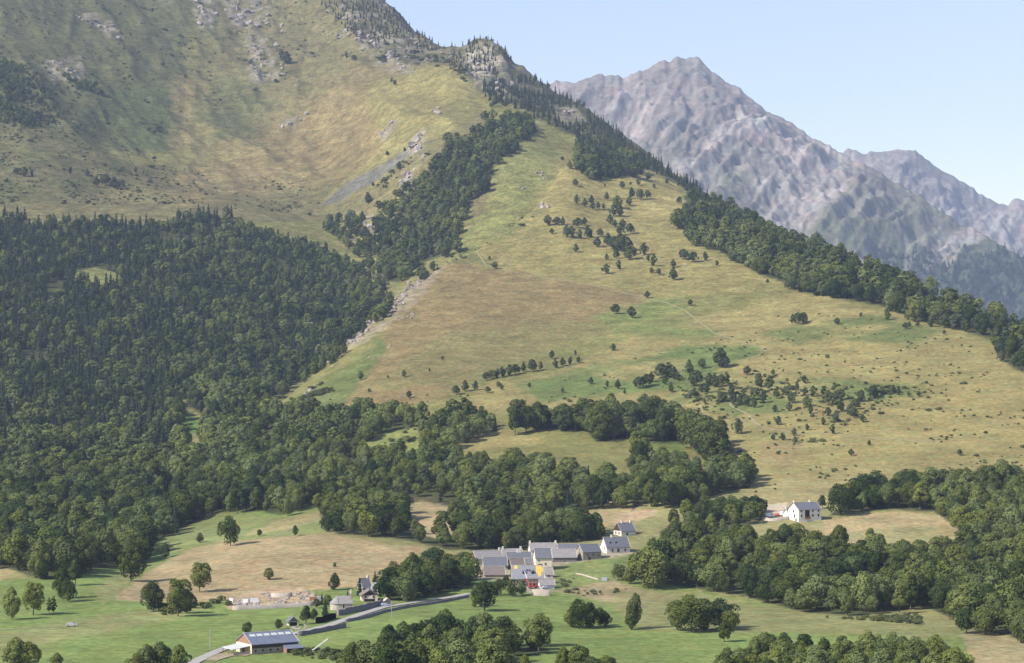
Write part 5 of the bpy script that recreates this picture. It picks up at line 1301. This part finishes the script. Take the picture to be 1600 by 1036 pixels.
# red telescopic loader
th_ = root('telehandler', 826, 920.5, 20, 'red telescopic loader with its boom raised to the roof', 'loader')
boxes('chassis', [(0,4.6,-.9,.9,.7,1.3)], M['red'], th_); cb = boxes('cab', [(1.6,3.0,-.9,.0,1.3,2.6)], M['red'], th_)
boxes('side_window', [(1.7,2.9,-.93,.02,1.7,2.45)], M['pane'], cb)
for xx in (.8, 3.8):
    for yy in (-.95, .95): wheel_part(th_, xx, yy, .6, .6, .4)
def beam(name, a, b, w, mat, parent):
    a = Vector(a); b = Vector(b); d = (b - a).normalized(); s_ = d.cross(Vector((.1, 1, .05))).normalized() * w / 2; t_ = d.cross(s_).normalized() * w / 2
    V = [p + i * s_ + j * t_ for p in (a, b) for i, j in ((-1,-1),(1,-1),(1,1),(-1,1))]
    return obj_faces(name, V, [(3,2,1,0),(4,5,6,7),(0,1,5,4),(1,2,6,5),(2,3,7,6),(3,0,4,7)], [mat], parent)
bo = beam('boom', (.4,.4,1.6), (-.3,1.6,4.6), .42, M['red'], th_); beam('boom_extension', (-.25,1.5,4.4), (-1.1,3.0,8.2), .26, M['whitepaint'], th_)
boxes('fork', [(-2.1,-.3,2.6,3.4,8.1,8.25)], M['steel'], th_)
# tractor and trailer on the cut field
tr = root('tractor', 952, 788, 5, 'tractor standing with a cream trailer on the cut hayfield', 'tractor')
boxes('bonnet', [(0,1.6,-.4,.4,.8,1.5)], M['machine'], tr); cb = boxes('cab', [(1.6,2.9,-.7,.7,1.0,2.6)], M['darkwood'], tr); boxes('cab_roof', [(1.5,3.0,-.8,.8,2.6,2.75)], M['machine'], cb)
for xx, rr in ((.5,.5),(2.5,.8)):
    for yy in (-.85,.85): wheel_part(tr, xx, yy, rr, rr, .4)
tr2 = root('hay_trailer', 957, 787.5, 8, 'cream hay trailer behind the tractor on the cut hayfield', 'trailer')
boxes('bed', [(0,4.5,-1.1,1.1,.9,1.1)], M['wood'], tr2); boxes('load', [(.2,4.3,-1.0,1.0,1.1,2.4)], M['machine'], tr2)
for xx in (1.4,3.2):
    for yy in (-1.0,1.0): wheel_part(tr2, xx, yy, .45, .45, .3)
# white bale conveyor by the barn
cv_ = root('conveyor', 488, 1018, 10, 'long white bale conveyor leaning up beside the barn', 'conveyor')
beam('belt', (0,0,.4), (5.2,0,4.2), .35, M['whitepaint'], cv_); beam('prop', (2.6,0,0), (3.4,0,2.8), .14, M['steel'], cv_)
for yy in (-.6,.6): wheel_part(cv_, 2.2, yy, .35, .35, .2)
# power pole
for u, v, h in ((328, 1017, 7.5), (612, 965, 6.5)):
    pp = root('power_pole', u, v, 0, 'thin grey pole beside the lane near the barn' if u < 400 else 'thin pole on the meadow under the upper lane', 'pole')
    boxes('pole', [(-.1,.1,-.1,.1,-.8,h)], M['steel'], pp); boxes('cross_arm', [(-.7,.7,-.06,.06,h-.5,h-.38)], M['wood'], pp)
# stone yard: boulders, blocks and tanks
for q in range(150):
    u = rng.uniform(366, 496); v = rng.uniform(925, 946) if u > 405 else rng.uniform(934, 946)
    if v < 952 - .0 and 424 < u < 455 and v < 934: continue
    p = at(u, v); o = link('boulder', RK[q % 6]); s_ = rng.uniform(.35, 1.1)
    o.location = p; o.scale = (s_*1.2, s_, s_*.8); o.rotation_euler = (0, 0, rng.uniform(0, 6))
    tag(o, 'pale boulder in the stone yard above the meadow', 'boulder', 'boulders in the stone yard')
for q, (u, v, sx_, sz_, m_, lb) in enumerate(((358,941,1.6,1.6,'whitepaint','white water tank at the end of the stone yard'),(379,943,2.2,1.7,'whitepaint','white tank between the shrubs of the stone yard'),(392,942,3.2,1.8,'whitepaint','long white container in the stone yard'),(446,946,2.2,1.0,'orangewood','orange crate on the stone yard wall'),(484,939,3.0,1.5,'wood','brown stack of boards in the stone yard'),(497,938,3.0,1.2,'tarp','grey covered heap beside the church trees'),(940,907,2.6,1.2,'tarp','grey covered heap at the end of the garden wall'))):
    r = root('container', u, v, rng.uniform(-10, 20), lb, 'container')
    boxes('body', [(0,sx_,0,1.6,-.3,sz_)], M[m_], r); boxes('lid', [(-.06,sx_+.06,-.06,1.66,sz_,sz_+.12)], M[m_], r)
# bits round the open shed
for q in range(14):
    u = rng.uniform(430, 480); v = rng.uniform(976, 984)
    o = link('stone_heap', RK[q % 6]); o.location = at(u, v); s_ = rng.uniform(.4, .9); o.scale = (s_*1.4, s_, s_*.6)
    tag(o, 'rubble stone lying round the open shed', 'stone', 'rubble round the open shed')

# ------------------------------------------------------------------ the air
hz = boxes('haze', [(-6500, 6500, -300, 14500, -153, 2200)], M['white'])
hm_ = bpy.data.materials.new('valley_air'); hm_.use_nodes = True
nt = hm_.node_tree; nt.nodes.remove(nt.nodes['Principled BSDF'])
pv = nt.nodes.new('ShaderNodeVolumePrincipled'); pv.inputs['Color'].default_value = (.54, .69, 1.0, 1); pv.inputs['Density'].default_value = 4.3e-5
pv.inputs['Anisotropy'].default_value = 0.0
nt.links.new(pv.outputs[0], nt.nodes['Material Output'].inputs['Volume'])
hz.data.materials.clear(); hz.data.materials.append(hm_)
tag(hz, 'thin blue summer haze filling the valley', None, None, 'stuff')
